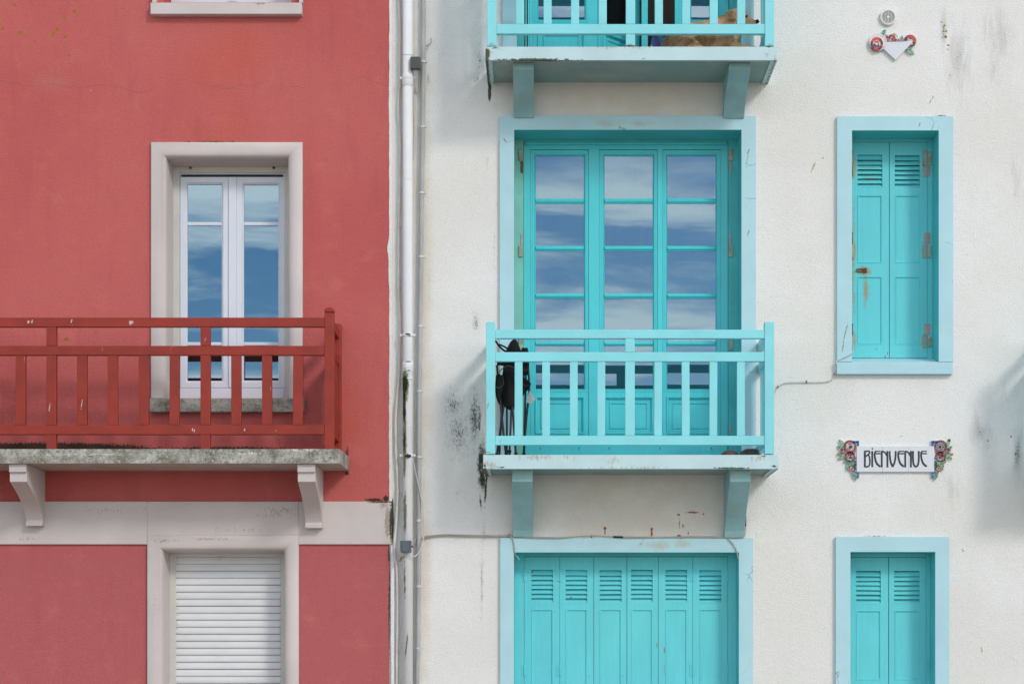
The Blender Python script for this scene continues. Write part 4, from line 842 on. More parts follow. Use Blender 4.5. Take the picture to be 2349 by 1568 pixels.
for k in range(4): m.tube(smooth_path([P(948 + 3 * k, 156, .10), P(950 + 2.4 * k, 172, .08), P(950 + 2 * k, 190, .05), P(952 + 1.4 * k, 205 + 4 * k, .03), P(949 + 1.4 * k, 214 - 2 * k, .02)], 5), .0034, 6)
tag(m.build('cable', M_CABLE, smooth=True), 'bundle of grey cables hanging under the upper junction box', 'cable')
cable([P(951, 205, .02), P(955, 260, .02), P(955, 310, .02), P(951, 345, .02), P(947, 368, .02)], .0036, 'single thin grey cable drooping from the upper cable bundle behind the downpipe')
cable([P(978, 106, .01), P(986, 102, .03), P(990, 94, .03), P(988, 87, .01)], .0045, 'short curled stub of cable sticking out of the white wall near the top', M_CABLE2)
m = MB()
for q, off in ((0, 0), (1, 2.6)):
    pts = [P(966, 1234 + off, .012), P(973, 1231 + off, .010), P(981, 1228.6 + off, .008), P(1022, 1225.3 + off, .006), P(1054, 1226.2 + off, .006), P(1138, 1227.2 + off, .006), P(1166, 1227 + off, .01), P(1200, 1230 + off * .6, .025), P(1223, 1231 + off * .6, .028), P(1287, 1232 + off * .5, .026), P(1357, 1228.2 + off * (1 - 2 * q * .6), .024), P(1427, 1230.5 + off, .024), P(1511, 1231 + off * .5, .024), P(1596, 1229.6 + off, .024), P(1660, 1231 + off * .5, .026)]
    if q == 0: pts += [P(1672, 1237, .03), P(1682, 1248, .03), P(1689, 1261, .03), P(1693, 1280, .02)]
    else: pts += [P(1690, 1233, .026), P(1706.5, 1229, .02), P(1709.5, 1222, .012), P(1710, 1205, .012)]
    m.tube(smooth_path(pts, 6), .0042, 8)
m.tube(smooth_path([P(1166, 1227.5, .014), P(1172, 1230, .03), P(1177, 1238, .03), P(1179.5, 1250, .03), P(1181, 1268, .02), P(1186, 1281, -.05)], 6), .0045, 8)
twin = m.build('cable', M_CABLE2, smooth=True); tag(twin, 'pair of thin beige cables running above the wide ground-floor shutters', 'cable')
for u, v in ((981, 1229), (1054, 1227), (1119, 1228), (1150, 1228), (1357, 1230), (1496, 1232), (1561, 1232), (1596, 1231)):
    p = P(u, v, .012); MB().wbox(p.x - .004, p.x + .004, p.y - .01, p.y + .01, p.z - .009, p.z + .006).build('clip', M_CABLE2 if u < 1300 else M_RUSTY, twin)
MB().tube([P(1407, 1230.5, .026), P(1429, 1231, .026)], .008, 8).build('tape', M_BLACK, twin); MB().tube([P(1710, 1183, .013), P(1710, 1206, .013)], .007, 8).build('tape', M_BLACK, twin)
lc = cable([P(1765, 925, .010), P(1776.7, 900, .004), P(1784.3, 888, .0), P(1796, 879.8, .0), P(1810.4, 876.9, .0), P(1848.5, 876.2, .0), P(1889, 875.7, .0), P(1905.5, 871.5, .0), P(1915, 860.6, .006), P(1918.2, 845, .012), P(1918.6, 832, .03), P(1922, 826.5, .026), P(1948, 814.4, .026), P(1955, 809, .02), P(1957.5, 800, -.03), P(1957, 790, -.12), P(1950, 780, -.22)], .0042, 'grey cable running along the white wall from the balcony to the narrow upper window')
for u, v in ((1784.3, 888), (1850, 876), (1914, 859)):
    p = P(u, v, .002); MB().wbox(p.x - .004, p.x + .004, p.y - .006, p.y + .008, p.z - .007, p.z + .012).build('clip', M_RUSTY, lc)
# old hook left at the wide shutters' upper corner
tag(MB().tube([P(1181, 1268, -.02), P(1191, 1283, -.02)], .006, 6).build('pipe_stub', M_TREV), 'short painted metal stub at the upper left corner of the wide shutters', 'pipe stub')

# ================================================================== SIGNS AND VENT
def col_mat(name, c, rough=.35): return paint(name, c, .08, rough, .02, tuple(x * .6 for x in c), .15, 20, spec=.5)
MC = [col_mat('grout', (0.74, 0.72, 0.70), .8), col_mat('maroon_tile', (0.23, 0.035, 0.055)), col_mat('crimson_tile', (0.55, 0.05, 0.08)), col_mat('pink_tile', (0.74, 0.46, 0.46)),
      col_mat('green_tile', (0.05, 0.25, 0.12)), col_mat('light_green_tile', (0.17, 0.46, 0.24)), col_mat('blue_tile', (0.012, 0.16, 0.42)), col_mat('slate_tile', (0.045, 0.055, 0.09)),
      col_mat('violet_grey_tile', (0.24, 0.22, 0.30)), col_mat('orange_tile', (0.58, 0.09, 0.05)), col_mat('plum_tile', (0.11, 0.035, 0.06)), col_mat('white_tile', (0.66, 0.67, 0.70)), col_mat('teal_tile', (0.02, 0.22, 0.20)), col_mat('moss_ball', (0.16, 0.12, 0.01), .9), col_mat('pale_green_tile', (0.33, 0.46, 0.22))]
GR, MA, CR, PI_, GN, LG, BL, SLT, VG, OR, PL, WH, TE, MO, PG = range(15)
class Mosaic:
    def __init__(s, S, ox, oy): s.S = S; s.ox = ox; s.oy = oy; s.m = MB(); s.b = MB()
    def c(s, x, y): return (X(s.ox + x * s.S), Z(s.oy + y * s.S))
    def poly(s, pts, mi, y0=-.0085, y1=.002, shrink=.82):
        cx = sum(p[0] for p in pts) / len(pts); cy = sum(p[1] for p in pts) / len(pts)
        q = [s.c(cx + (a - cx) * shrink, cy + (b - cy) * shrink) for a, b in pts]
        s.m.prism(q, y0, y1, mi)
    def back(s, pts, y0=-.005, y1=.011): s.b.prism([s.c(*p) for p in pts], y0 + rnd.uniform(-.0004, .0004), y1, 0)
    def disc(s, cx, cy, r, mi, n=10, sh=1): s.poly([(cx + r * math.cos(6.2832 * k / n), cy + r * math.sin(6.2832 * k / n)) for k in range(n)], mi, shrink=sh)
    def ringf(s, cx, cy, r0, r1, n, cols, a0=0, sw=6.2832, ecc=(0, 0)):
        for k in range(n):
            a = a0 + sw * k / n; b = a0 + sw * (k + 1) / n
            s.poly([(cx + ecc[0] + r0 * math.cos(a), cy + ecc[1] + r0 * math.sin(a)), (cx + r1 * math.cos(a), cy + r1 * math.sin(a)), (cx + r1 * math.cos((a + b) / 2) * 1.03, cy + r1 * math.sin((a + b) / 2) * 1.03), (cx + r1 * math.cos(b), cy + r1 * math.sin(b)), (cx + ecc[0] + r0 * math.cos(b), cy + ecc[1] + r0 * math.sin(b))], cols[k % len(cols)] if len(cols) < n else cols[k])
    def flower(s, cx, cy, r, cols, ecc=(0, 0), n=16):
        s.back([(cx + r * 1.04 * math.cos(6.2832 * k / 18), cy + r * 1.04 * math.sin(6.2832 * k / 18)) for k in range(18)])
        s.ringf(cx, cy, r * .62, r, n, cols[0], ecc=(ecc[0] * .4, ecc[1] * .4)); s.ringf(cx + ecc[0] * .5, cy + ecc[1] * .5, r * .34, r * .60, max(5, n // 2), cols[1], .3, ecc=(ecc[0] * .4, ecc[1] * .4)); s.disc(cx + ecc[0], cy + ecc[1], r * .27, cols[2])
    def leaf(s, x0, y0, x1, y1, w, n, cols):
        dx, dy = x1 - x0, y1 - y0; L = math.hypot(dx, dy); nx, ny = -dy / L, dx / L
        W = lambda t: w * (math.sin(math.pi * min(1, t * .92 + .08)) ** .7)
        pl = [(x0 + dx * t + nx * W(t), y0 + dy * t + ny * W(t)) for t in [k / 6 for k in range(7)]]; prr = [(x0 + dx * t - nx * W(t), y0 + dy * t - ny * W(t)) for t in [k / 6 for k in range(6, -1, -1)]]
        s.back(pl + prr)
        for sd in (1, -1):
            for k in range(n):
                a, b = k / n, (k + 1) / n
                s.poly([(x0 + dx * a, y0 + dy * a), (x0 + dx * b, y0 + dy * b), (x0 + dx * b + sd * nx * W(b), y0 + dy * b + sd * ny * W(b)), (x0 + dx * a + sd * nx * W(a), y0 + dy * a + sd * ny * W(a))], cols[(k + (sd > 0)) % len(cols)])
    def finish(s, nm, parent):
        o = s.b.build('grout_backing', MC[GR], parent); q = s.m.build(nm, MC, parent); q['kind'] = 'stuff'; return q

# BIENVENUE sign
S5 = .12695; O5 = (1909.7, 992.1)
sg = thing('house_sign', 'white tiled name sign reading BIENVENUE with mosaic roses at both ends', 'sign', P(2053, 1082, 0))
for a, b in ((435, 899), (901.5, 1366), (1368.5, 1832)):
    MB().wbox(X(O5[0] + a * S5), X(O5[0] + b * S5), -.012, .011, Z(O5[1] + 707 * S5), Z(O5[1] + 245 * S5)).build('tile', paint('glazed_sign_tile', (0.66, 0.68, 0.73), .01, .25, .0, (.6, .6, .6), .03, spec=.5) if a == 435 else bpy.data.materials['glazed_sign_tile'], sg, bevel=.001)
lt = MB()
def stroke(pts, wd, k=6, curve=True):
    pts = [Vector((x, y, 0)) for x, y in pts]
    if curve and len(pts) > 2: pts = smooth_path(pts, k)
    n = len(pts); L = []; Rr = []
    for i, p in enumerate(pts):
        t_ = (pts[min(i + 1, n - 1)] - pts[max(i - 1, 0)]).normalized(); nn = Vector((-t_.y, t_.x, 0)); w_ = (wd[0] + (wd[1] - wd[0]) * i / (n - 1) if isinstance(wd, tuple) else wd) * 1.38
        L.append(p + nn * w_ / 2); Rr.append(p - nn * w_ / 2)
    y0, y1 = -.0135 - rnd.uniform(0, .0004), -.0115
    c2 = lambda p, y: (X(O5[0] + p.x * S5), y, Z(O5[1] + p.y * S5))
    v = [c2(p, y0) for p in L] + [c2(p, y0) for p in Rr] + [c2(p, y1) for p in L] + [c2(p, y1) for p in Rr]
    fs = []
    for i in range(n - 1):
        fs += [(i, i + 1, n + i + 1, n + i), (i, 2 * n + i, 2 * n + i + 1, i + 1), (n + i, n + i + 1, 3 * n + i + 1, 3 * n + i)]
    fs += [(0, n, 3 * n, 2 * n), (n - 1, 3 * n - 1, 4 * n - 1, 2 * n - 1)]
    lt.add(v, fs)
M_INK = col_mat('dark_sign_ink', (0.020, 0.028, 0.036), .5)
def letter(fn):
    global lt
    lt = MB(); fn(); lt.build('letter', M_INK, sg)
def l_B():
    stroke([(580, 326), (580, 625)], 25); stroke([(580, 337), (640, 334), (666, 345), (660, 378), (630, 402), (588, 436)], 20); stroke([(640, 392), (664, 450), (671, 520), (664, 580), (640, 610), (600, 614), (580, 614)], 20)
def l_I(): stroke([(713, 332), (713, 622)], 24); stroke([(705, 291), (727, 291)], 20)
def l_E(o):
    def f(): stroke([(775 + o, 337), (862 + o, 337)], 14); stroke([(770 + o, 378), (862 + o, 378)], 17); stroke([(790 + o, 337), (764 + o, 350), (757 + o, 400), (766 + o, 470), (795 + o, 555), (858 + o, 612)], (20, 28))
    return f
def l_N(o):
    def f(): stroke([(885 + o, 332), (885 + o, 626)], 24); stroke([(880 + o, 338), (920 + o, 345), (955 + o, 372), (975 + o, 420)], 20); stroke([(987 + o, 330), (987 + o, 626)], 24)
    return f
def l_V(): stroke([(1028, 332), (1031, 430), (1048, 530), (1084, 618)], (22, 26)); stroke([(1138, 332), (1133, 430), (1118, 530), (1080, 618)], (24, 24))
def l_U(): stroke([(1450, 332), (1449, 470), (1462, 575), (1500, 612), (1540, 575), (1553, 470), (1553, 332)], 24)
for f in (l_B, l_I, l_E(0), l_N(0), l_V, l_E(425), l_N(424), l_U, l_E(838)): letter(f)
for side in (0, 1):
    M = Mosaic(S5, *O5)
    fx = (lambda x: x) if side == 0 else (lambda x: 2262 - x)
    sgn = 1 if side == 0 else -1
    def pl(pts, mi, **k): M.poly([(fx(a), b) for a, b in pts], mi, **k)
    def lf(x0, y0, x1, y1, w_, n, cols): M.leaf(fx(x0), y0, fx(x1), y1, w_, n, cols)
    M.back([(fx(350), 143), (fx(481), 143), (fx(481), 240), (fx(350), 240)], -.004); M.back([(fx(428), 240), (fx(481), 240), (fx(481), 815), (fx(410), 815), (fx(400), 480)], -.0035)
    for x in (386, 435): pl([(x - 26, 146), (x + 22, 146), (x + 22, 190), (x - 26, 190)], BL, shrink=.95)
    pl([(434, 146), (480, 146), (480, 190), (434, 190)], BL, shrink=.95); pl([(434, 195), (480, 195), (480, 238), (434, 238)], BL, shrink=.95)
    pl([(434, 712), (478, 712), (478, 758), (434, 758)], BL, shrink=.95); pl([(434, 763), (478, 763), (478, 812), (434, 812)], BL, shrink=.95)
    for y in (440, 500, 560, 620, 690): pl([(408, y), (430, y), (430, y + 50), (408, y + 50)], BL)
    lf(215, 260, 140, 130, 42, 3, [LG, LG, PG]); lf(200, 330, 92, 232, 32, 2, [GN, GN]); lf(225, 400, 100, 478, 36, 3, [LG, LG, GN]); lf(240, 380, 130, 370, 20, 2, [GN, GN])
    lf(240, 470, 222, 550, 22, 2, [GN, GN]); lf(300, 490, 270, 680, 38, 4, [GN, GN, GN, LG]); lf(370, 490, 372, 640, 46, 4, [GN, PG, GN, GN]); lf(400, 500, 405, 690, 26, 4, [GN, GN])
    lf(360, 690, 425, 860, 34, 5, [GN, LG, GN])
    dull = side == 1
    M.flower(fx(312), 250, 118, [[MA, PL if dull else MA, MA], [PI_ if not dull else VG, PI_ if not dull else MA, CR if not dull else VG, VG], SLT], (12 * sgn, 8), 20)
    M.ringf(fx(330), 345, 20, 72, 7, [MA, CR, MA], .3, 2.6)
    M.flower(fx(312), 435, 100, [[MA, MA, PL if dull else MA], [CR, PI_, PI_, VG], SLT], (10 * sgn, 12), 16)
    M.flower(fx(178), 325, 50, [[CR, CR, MA], [PI_, VG], SLT], (-8 * sgn, 6), 8)
    M.flower(fx(352), 648, 58, [[CR, MA, CR], [PI_, VG, WH], MA], (0, 0), 9)
    M.flower(fx(106), 387, 24, [[CR, CR], [PI_, CR], CR], (0, 0), 5)
    if side: 
        M.disc(fx(157), 137, 28, MO, 9); M.disc(fx(280), 418, 25, MO, 9)
    else: M.disc(130, 138, 13, MO, 8)
    M.finish('mosaic_tiles', sg)

# plain white pocket-shaped plaque with mosaic roses
S8 = .095087
s2 = thing('mosaic_plaque', 'small white triangular wall plaque topped with mosaic roses below the round vent', 'sign', P(2052, 140, 0))
cc8 = lambda x, y: (X(1938.4 + x * S8), Z(y * S8))
MB().prism([cc8(905, 1030), cc8(1640, 1020), cc8(1212, 1462), cc8(905, 1175)], -.014, .011).build('plate', bpy.data.materials['glazed_sign_tile'], s2, bevel=.0015)
M = Mosaic(S8, 1938.4, 0)
M.back([(790 + 212 * math.cos(k / 20 * 6.2832), 1032 + 205 * math.sin(k / 20 * 6.2832)) for k in range(20)], -.018, -.0005)
def rp(a, b, c_, d_, cols, n, cx, cy, rx, ry, w0):
    pass
def arc(cx, cy, rx0, ry0, rx1, ry1, a0, a1, n, cols, y0=-.021):
    for k in range(n):
        a = R(a0 + (a1 - a0) * k / n); b = R(a0 + (a1 - a0) * (k + 1) / n)
        M.poly([(cx + rx0 * math.cos(a), cy + ry0 * math.sin(a)), (cx + rx1 * math.cos(a), cy + ry1 * math.sin(a)), (cx + rx1 * math.cos(b), cy + ry1 * math.sin(b)), (cx + rx0 * math.cos(b), cy + ry0 * math.sin(b))], cols[k % len(cols)], y0=y0, shrink=.90)
arc(755, 1080, 95, 90, 155, 168, 95, 280, 7, [CR, PL, PL, PL, OR, OR, OR]); arc(755, 1080, 95, 90, 155, 168, -80, 95, 8, [OR, PL, PL, PL, OR, PL, PL, CR])
arc(755, 1080, 40, 36, 92, 86, 180, 360, 5, [PI_, PI_, PI_, PI_, PI_]); arc(755, 1085, 30, 30, 90, 80, 20, 180, 5, [PL, PL, MA])
M.poly([(740, 1085), (765, 1075), (775, 1125), (750, 1130)], WH, y0=-.022); M.poly([(778, 1075), (795, 1075), (797, 1130), (780, 1128)], SLT, y0=-.022); M.poly([(800, 1075), (830, 1070), (845, 1105), (812, 1130)], WH, y0=-.022); arc(750, 1060, 10, 10, 70, 55, 200, 340, 4, [OR], -.0215)
arc(800, 1030, 160, 150, 200, 195, -85, 60, 8, [GR, PI_, GR, PI_, PI_, GR], -.0195)
M.leaf(900, 840, 985, 712, 48, 3, [LG, TE, LG]); M.leaf(960, 890, 1010, 845, 22, 2, [TE, TE])
M.leaf(1270, 930, 1170, 800, 28, 3, [LG, PG]); M.leaf(1340, 1010, 1385, 862, 34, 3, [TE, LG]); M.leaf(1480, 1190, 1670, 1305, 62, 4, [LG, TE, PG, LG])
arc(1120, 940, 40, 40, 92, 95, 180, 375, 6, [PL, PL, CR, CR, CR, CR], -.0185); arc(1100, 1000, 20, 15, 75, 70, 180, 360, 5, [OR, OR, CR, MA, MA], -.019)
M.back([(960, 1015), (975, 880), (1060, 850), (1200, 870), (1330, 960), (1330, 1015)], -.012, .003)
M.poly([(1065, 975), (1110, 970), (1112, 1000), (1065, 1005)], WH, y0=-.020); M.poly([(970, 900), (1035, 860), (1030, 940), (985, 960)], PL, y0=-.0145); M.poly([(1000, 960), (1030, 950), (1030, 1010), (1005, 1012)], MA, y0=-.0145)
M.poly([(1205, 940), (1250, 960), (1250, 1010), (1160, 1012)], PL, y0=-.0145); M.poly([(1258, 955), (1300, 950), (1330, 985), (1325, 1012), (1258, 1012)], CR, y0=-.0145)
M.back([(1400, 1018), (1420, 930), (1480, 855), (1570, 845), (1670, 880), (1720, 980), (1715, 1060), (1640, 1150), (1545, 1160), (1600, 1060)], -.011, .004)
arc(1560, 1000, 70, 60, 155, 150, -95, 40, 8, [CR, OR, OR, OR, OR, OR, OR, PL], -.0165); arc(1560, 1000, 70, 70, 150, 150, 180, 265, 4, [PL, PL, CR, CR], -.0165); M.poly([(1495, 950), (1530, 935), (1565, 985), (1530, 1000)], WH, y0=-.017); M.poly([(1530, 935), (1580, 930), (1590, 960), (1560, 970)], SLT, y0=-.017); M.poly([(1560, 1100), (1640, 1080), (1700, 1080), (1640, 1145), (1550, 1160)], PL, y0=-.0165)
M.finish('mosaic_tiles', s2)

# round vent
vt = thing('air_vent', 'round white plastic air vent set in the white wall at the top', 'vent', P(2037, 40.4, 0))
vc = P(2037, 40.4, 0); ro = 18.6 * M1; ri = 14.2 * M1
def turned(prof, n=36):
    v = []; fs = []
    for r, y in prof: v += [(vc.x + r * math.cos(2 * math.pi * k / n), y, vc.z + r * math.sin(2 * math.pi * k / n)) for k in range(n)]
    for i in range(len(prof) - 1): fs += [(i * n + k, i * n + (k + 1) % n, (i + 1) * n + (k + 1) % n, (i + 1) * n + k) for k in range(n)]
    return MB().add(v, fs)
M_VENT = paint('vent_plastic', (0.68, 0.68, 0.66), .02, .4, .01, (.4, .4, .35), .15)
turned([(ro, .011), (ro, -.010), (ro - .003, -.013), (ri + .003, -.014), (ri, -.012), (ri, .008)]).build('rim', M_VENT, vt, smooth=False)
turned([(ri, .006), (.0001, .006)]).build('mesh_screen', paint('dusty_vent_mesh', (0.23, 0.22, 0.19), .1, .9, .1), vt)
for k in range(-6, 7):
    z = vc.z + k * ri / 6.6; hw = math.sqrt(max(0, ri * ri - (k * ri / 6.6) ** 2))
    if hw > .006: MB().wbox(vc.x - hw, vc.x + hw, -.0095, -.004, z - .0015, z + .0015).build('bar', M_VENT, vt)
for k in range(-1, 2):
    x = vc.x + k * ri / 2; hw = math.sqrt(ri * ri - (k * ri / 2) ** 2); MB().wbox(x - .0015, x + .0015, -.0105, -.0035, vc.z - hw, vc.z + hw).build('bar', M_VENT, vt)
MB().tube([(vc.x, .004, vc.z), (vc.x, -.012, vc.z)], .011, 14).build('hub', M_VENT, vt)

# ================================================================== THINGS ON THE BALCONIES
# folded camping chair
ch = thing('camping_chair', 'folded black camping chair leaning in the left corner of the middle turquoise balcony', 'chair', (X(1175, .33), -.33, ZT))
def z4(x, y, d): return P(1078.2 + x * .25602, 716.9 + y * .25602, d)
ft = ZT + .008
def leg(a, b, r=.0085): MB().tube([a, b], r, 8).build('leg', M_TUBE, ch)
def base(x, d): p = z4(x, 1300, d); p.z = ft; return p
leg(z4(345, 530, .36), base(238, .38)); leg(z4(262, 700, .40), base(322, .42)); leg(z4(385, 520, .33), base(352, .34)); leg(z4(300, 560, .28), base(262, .27)); leg(z4(330, 520, .30), base(330, .29)); leg(z4(500, 540, .34), base(485, .36)); leg(z4(380, 840, .42), base(412, .40)); leg(z4(240, 470, .34), z4(300, 1100, .30))
MB().tube(smooth_path([z4(517, 440, .33), z4(530, 690, .35), z4(505, 950, .36), base(478, .35)], 6), .009, 8).build('leg', M_TUBE, ch)
m = MB()
for x, d_ in ((238, .38), (322, .42), (352, .34), (485, .36), (412, .40), (478, .35), (262, .27), (330, .29)):
    p = base(x, d_); m.tube([p + Vector((0, 0, -.007)), p + Vector((0, 0, .03))], [.017, .011], 10)
m.build('rubber_feet', M_BLACK, ch)
for x, y, d_ in ((360, 525, .37), (500, 515, .35), (345, 1240, .40)):
    p = z4(x, y, d_); MB().wbox(p.x - .022, p.x + .022, p.y - .012, p.y + .012, p.z - .012, p.z + .010).build('joint', M_BLACK, ch, bevel=.003)
def cloth(rows, d0, name, mat=M_FABR, thick=.05, wob=.012, seed=0):
    """rows: (y, xl, xr) in the photo; a crumpled closed sack"""
    m = MB(); n = 20; v = []; r_ = random.Random(seed)
    for j, (y, xl, xr) in enumerate(rows):
        cx = (xl + xr) / 2; hw = (xr - xl) / 2
        for k in range(n):
            a = 2 * math.pi * k / n
            q = noise.noise(Vector((math.cos(a) * 2.2 + seed, math.sin(a) * 2.2, j * .5)))
            p = z4(cx + hw * math.cos(a) * (1 + .06 * q), y + 6 * q, d0); p.y += math.sin(a) * thick + q * wob * 1.6; v.append(p)
    fs = [(j * n + k, j * n + (k + 1) % n, (j + 1) * n + (k + 1) % n, (j + 1) * n + k) for j in range(len(rows) - 1) for k in range(n)]
    fs += [tuple(range(n)), tuple((len(rows) - 1) * n + k for k in range(n))[::-1]]
    return m.add(v, fs).build(name, mat, ch, smooth=True)
cloth([(246, 385, 412), (256, 362, 424), (300, 340, 442), (350, 318, 462), (380, 300, 480), (430, 250, 505), (470, 238, 522)], .34, 'seat_back', seed=1)
cloth([(318, 462, 519), (345, 458, 524), (400, 450, 527), (470, 440, 530), (520, 430, 528), (560, 430, 520)], .33, 'seat_back', thick=.03, seed=2)
cloth([(470, 300, 400), (540, 290, 400), (650, 285, 402), (760, 280, 402), (820, 290, 400), (862, 332, 396)], .36, 'seat', thick=.03, seed=3)
cloth([(560, 232, 290), (640, 226, 310), (700, 225, 300), (760, 232, 280), (800, 250, 272), (815, 258, 268)], .39, 'cup_pocket', thick=.045, seed=4)
cloth([(575, 470, 480), (600, 468, 515), (640, 466, 547), (680, 466, 525), (725, 466, 485), (740, 466, 472)], .37, 'cup_pocket', thick=.03, seed=5)
MB().tube(smooth_path([z4(230, 665, .44), z4(262, 672, .445), z4(290, 655, .44), z4(300, 620, .44), z4(292, 580, .44), z4(268, 555, .43), z4(262, 535, .42), z4(290, 500, .41), z4(335, 478, .41), z4(370, 482, .40), z4(395, 495, .39)], 5), .0035, 6).build('piping', M_TRIM, ch)
MB().tube(smooth_path([z4(475, 580, .41), z4(512, 605, .41), z4(545, 640, .40), z4(505, 655, .41), z4(475, 640, .41)], 5), .003, 6).build('piping', M_TRIM, ch)
MB().tube(smooth_path([z4(228, 252, .34), z4(262, 300, .36), z4(300, 335, .36), z4(318, 345, .35)], 5), .008, 8).tube(smooth_path([z4(262, 285, .35), z4(300, 300, .36), z4(330, 318, .34)], 5), .007, 8).build('strap', M_FABR, ch)
pp = [z4(a, b, .37) for a, b in ((532, 700), (588, 772), (540, 818), (500, 800))]
MB().add([tuple(p) for p in pp] + [tuple(p + Vector((0, .002, 0))) for p in pp], [(0, 1, 2, 3), (7, 6, 5, 4), (0, 4, 5, 1), (1, 5, 6, 2), (2, 6, 7, 3), (3, 7, 4, 0)]).build('care_tag', paint('white_tag', (.6, .6, .6)), ch)

# stones on the balcony floor
def stone(u0, u1, vtop, d_, label, mat, seed, hole=False):
    cx = X((u0 + u1) / 2, d_); rx = (X(u1, d_) - X(u0, d_)) / 2; h = Z(vtop, d_) - ZT
    bm = bmesh.new(); bmesh.ops.create_icosphere(bm, subdivisions=3, radius=1)
    for v in bm.verts:
        q = 1 + .16 * noise.noise(v.co * 1.6 + Vector((seed, 0, 0))) + .05 * noise.noise(v.co * 5 + Vector((seed, 3, 0)))
        v.co = Vector((v.co.x * rx * q, v.co.y * rx * .75 * q, v.co.z * h * .52 * q + h * .48))
        if v.co.z < 0: v.co.z = 0
    for f in bm.faces: f.smooth = True
    me = bpy.data.meshes.new('stone'); bm.to_mesh(me); bm.free(); me.materials.append(mat)
    return tag(link('stone', me, (cx, -d_, ZT + .001)), label, 'stone', 'stones on the middle balcony floor')
M_ST = paint('brown_grey_stone', (0.14, 0.125, 0.12), .25, .9, .5, (.05, .05, .05), .5, 18)
M_ST2 = paint('reddish_stone', (0.16, 0.10, 0.095), .25, .9, .5, (.05, .05, .05), .5, 18)
stone(1655, 1694, 1032, .30, 'low reddish stone on the middle balcony floor, left of the grey one', M_ST2, 2)
stone(1698, 1744, 1028.5, .34, 'larger grey stone with a white ring mark at the right end of the middle balcony', M_ST, 5)
p = P(1718, 1037, .40)
stone(1212, 1222, 1041, .30, 'small pale pinkish pebble beside the feet of the folded chair', paint('pink_pebble', (.45, .33, .28)), 9)

# striped towel behind the dog
tw = thing('beach_towel', 'blue and purple striped towel heaped behind the dog on the top balcony', 'towel', (X(1510, .1), -.1, ZTU))
cols_t = [(0.02, 0.04, 0.16), (0.30, 0.28, 0.12), (0.03, 0.10, 0.30), (0.10, 0.05, 0.16), (0.02, 0.20, 0.26), (0.03, 0.03, 0.13)]
mt_t = [paint('towel_stripe_%s' % n_, c_, .15, .95, .3) for n_, c_ in zip(('navy', 'straw', 'blue', 'plum', 'teal', 'indigo'), cols_t)]
m = MB(); nx, nz_ = 36, 12; vv = []; xa_, xb_ = X(1484, .1), X(1600, .1)
for j in range(nz_ + 1):
    for i in range(nx + 1):
        a = i / nx; b = j / nz_
        vv.append((xa_ + (xb_ - xa_) * a + .05 * b, .01 - .16 * (1 - b) - .03 * math.sin(a * 19 + b * 3), ZTU + .004 + b * (.27 - .08 * a + .035 * math.sin(a * 8))))
fs = []; mi_ = []
for j in range(nz_):
    for i in range(nx):
        fs.append((j * (nx + 1) + i, j * (nx + 1) + i + 1, (j + 1) * (nx + 1) + i + 1, (j + 1) * (nx + 1) + i)); mi_.append(int((i + j * .8) / 3.2) % 6)
m.v = vv; m.f = fs; m.mi = mi_
tobj = m.build('cloth', mt_t, tw, smooth=True); sol = tobj.modifiers.new('thickness', 'SOLIDIFY'); sol.thickness = .008

# dog
dg = thing('dog', 'shaggy sandy brown dog lying on the top turquoise balcony with its head raised', 'dog', (1.3, -.3, ZTU))
def skin(verts, edges, rads, levels=2):
    me = bpy.data.meshes.new('skel'); me.from_pydata(verts, edges, []); ob = bpy.data.objects.new('skel', me); col.objects.link(ob)
    sm = ob.modifiers.new('skin', 'SKIN'); ss = ob.modifiers.new('sub', 'SUBSURF'); ss.levels = levels; ss.render_levels = levels
    for i, r_ in enumerate(rads): me.skin_vertices[0].data[i].radius = r_ if isinstance(r_, tuple) else (r_, r_)
    me.skin_vertices[0].data[1].use_root = True
    dgp = bpy.context.evaluated_depsgraph_get(); dgp.update(); out = bpy.data.meshes.new_from_object(ob.evaluated_get(dgp)); bpy.data.objects.remove(ob); return out
z0 = ZTU
V_ = [(1.02, -.28, z0 + .115), (1.14, -.29, z0 + .145), (1.27, -.30, z0 + .155), (1.40, -.31, z0 + .165), (1.465, -.32, z0 + .225), (1.505, -.32, z0 + .292), (1.565, -.33, z0 + .282), (1.620, -.335, z0 + .268), (1.660, -.34, z0 + .262),
      (1.46, -.40, z0 + .06), (1.56, -.42, z0 + .035), (1.66, -.42, z0 + .03), (1.10, -.40, z0 + .10), (1.20, -.44, z0 + .05), (1.12, -.45, z0 + .03), (1.24, -.46, z0 + .03), (0.97, -.26, z0 + .07), (0.99, -.33, z0 + .03)]
E_ = [(0, 1), (1, 2), (2, 3), (3, 4), (4, 5), (5, 6), (6, 7), (7, 8), (3, 9), (9, 10), (10, 11), (1, 12), (12, 13), (13, 14), (14, 15), (0, 16), (16, 17)]
RD = [.125, .145, .145, .145, .120, .078, .050, .032, .023, .05, .035, .03, .075, .045, .03, .028, .03, .02]
body = skin(V_, E_, RD)
M_FUR = [paint('sandy_fur', (0.78, 0.48, 0.26), .15, .95, .3, (.2, .1, .05), .4, 12, spec=.1), paint('golden_fur', (0.82, 0.62, 0.42), .1, .95, .1, spec=.1), paint('brown_fur', (0.52, 0.31, 0.17), .1, .95, .1, spec=.1), paint('cream_fur', (0.80, 0.64, 0.45), .1, .95, .1, spec=.1)]
body.materials.clear(); body.materials.append(M_FUR[0])
for p_ in body.polygons: p_.use_smooth = True
bo = link('body', body, (0, 0, 0), dg)
M_NOSE = paint('black_nose', (.012, .011, .012), .1, .3, .05)
m = MB().tube([(1.652, -.345, z0 + .270), (1.667, -.347, z0 + .273), (1.678, -.347, z0 + .266)], [.014, .018, .008], 10); m.build('nose', M_NOSE, dg, smooth=True)
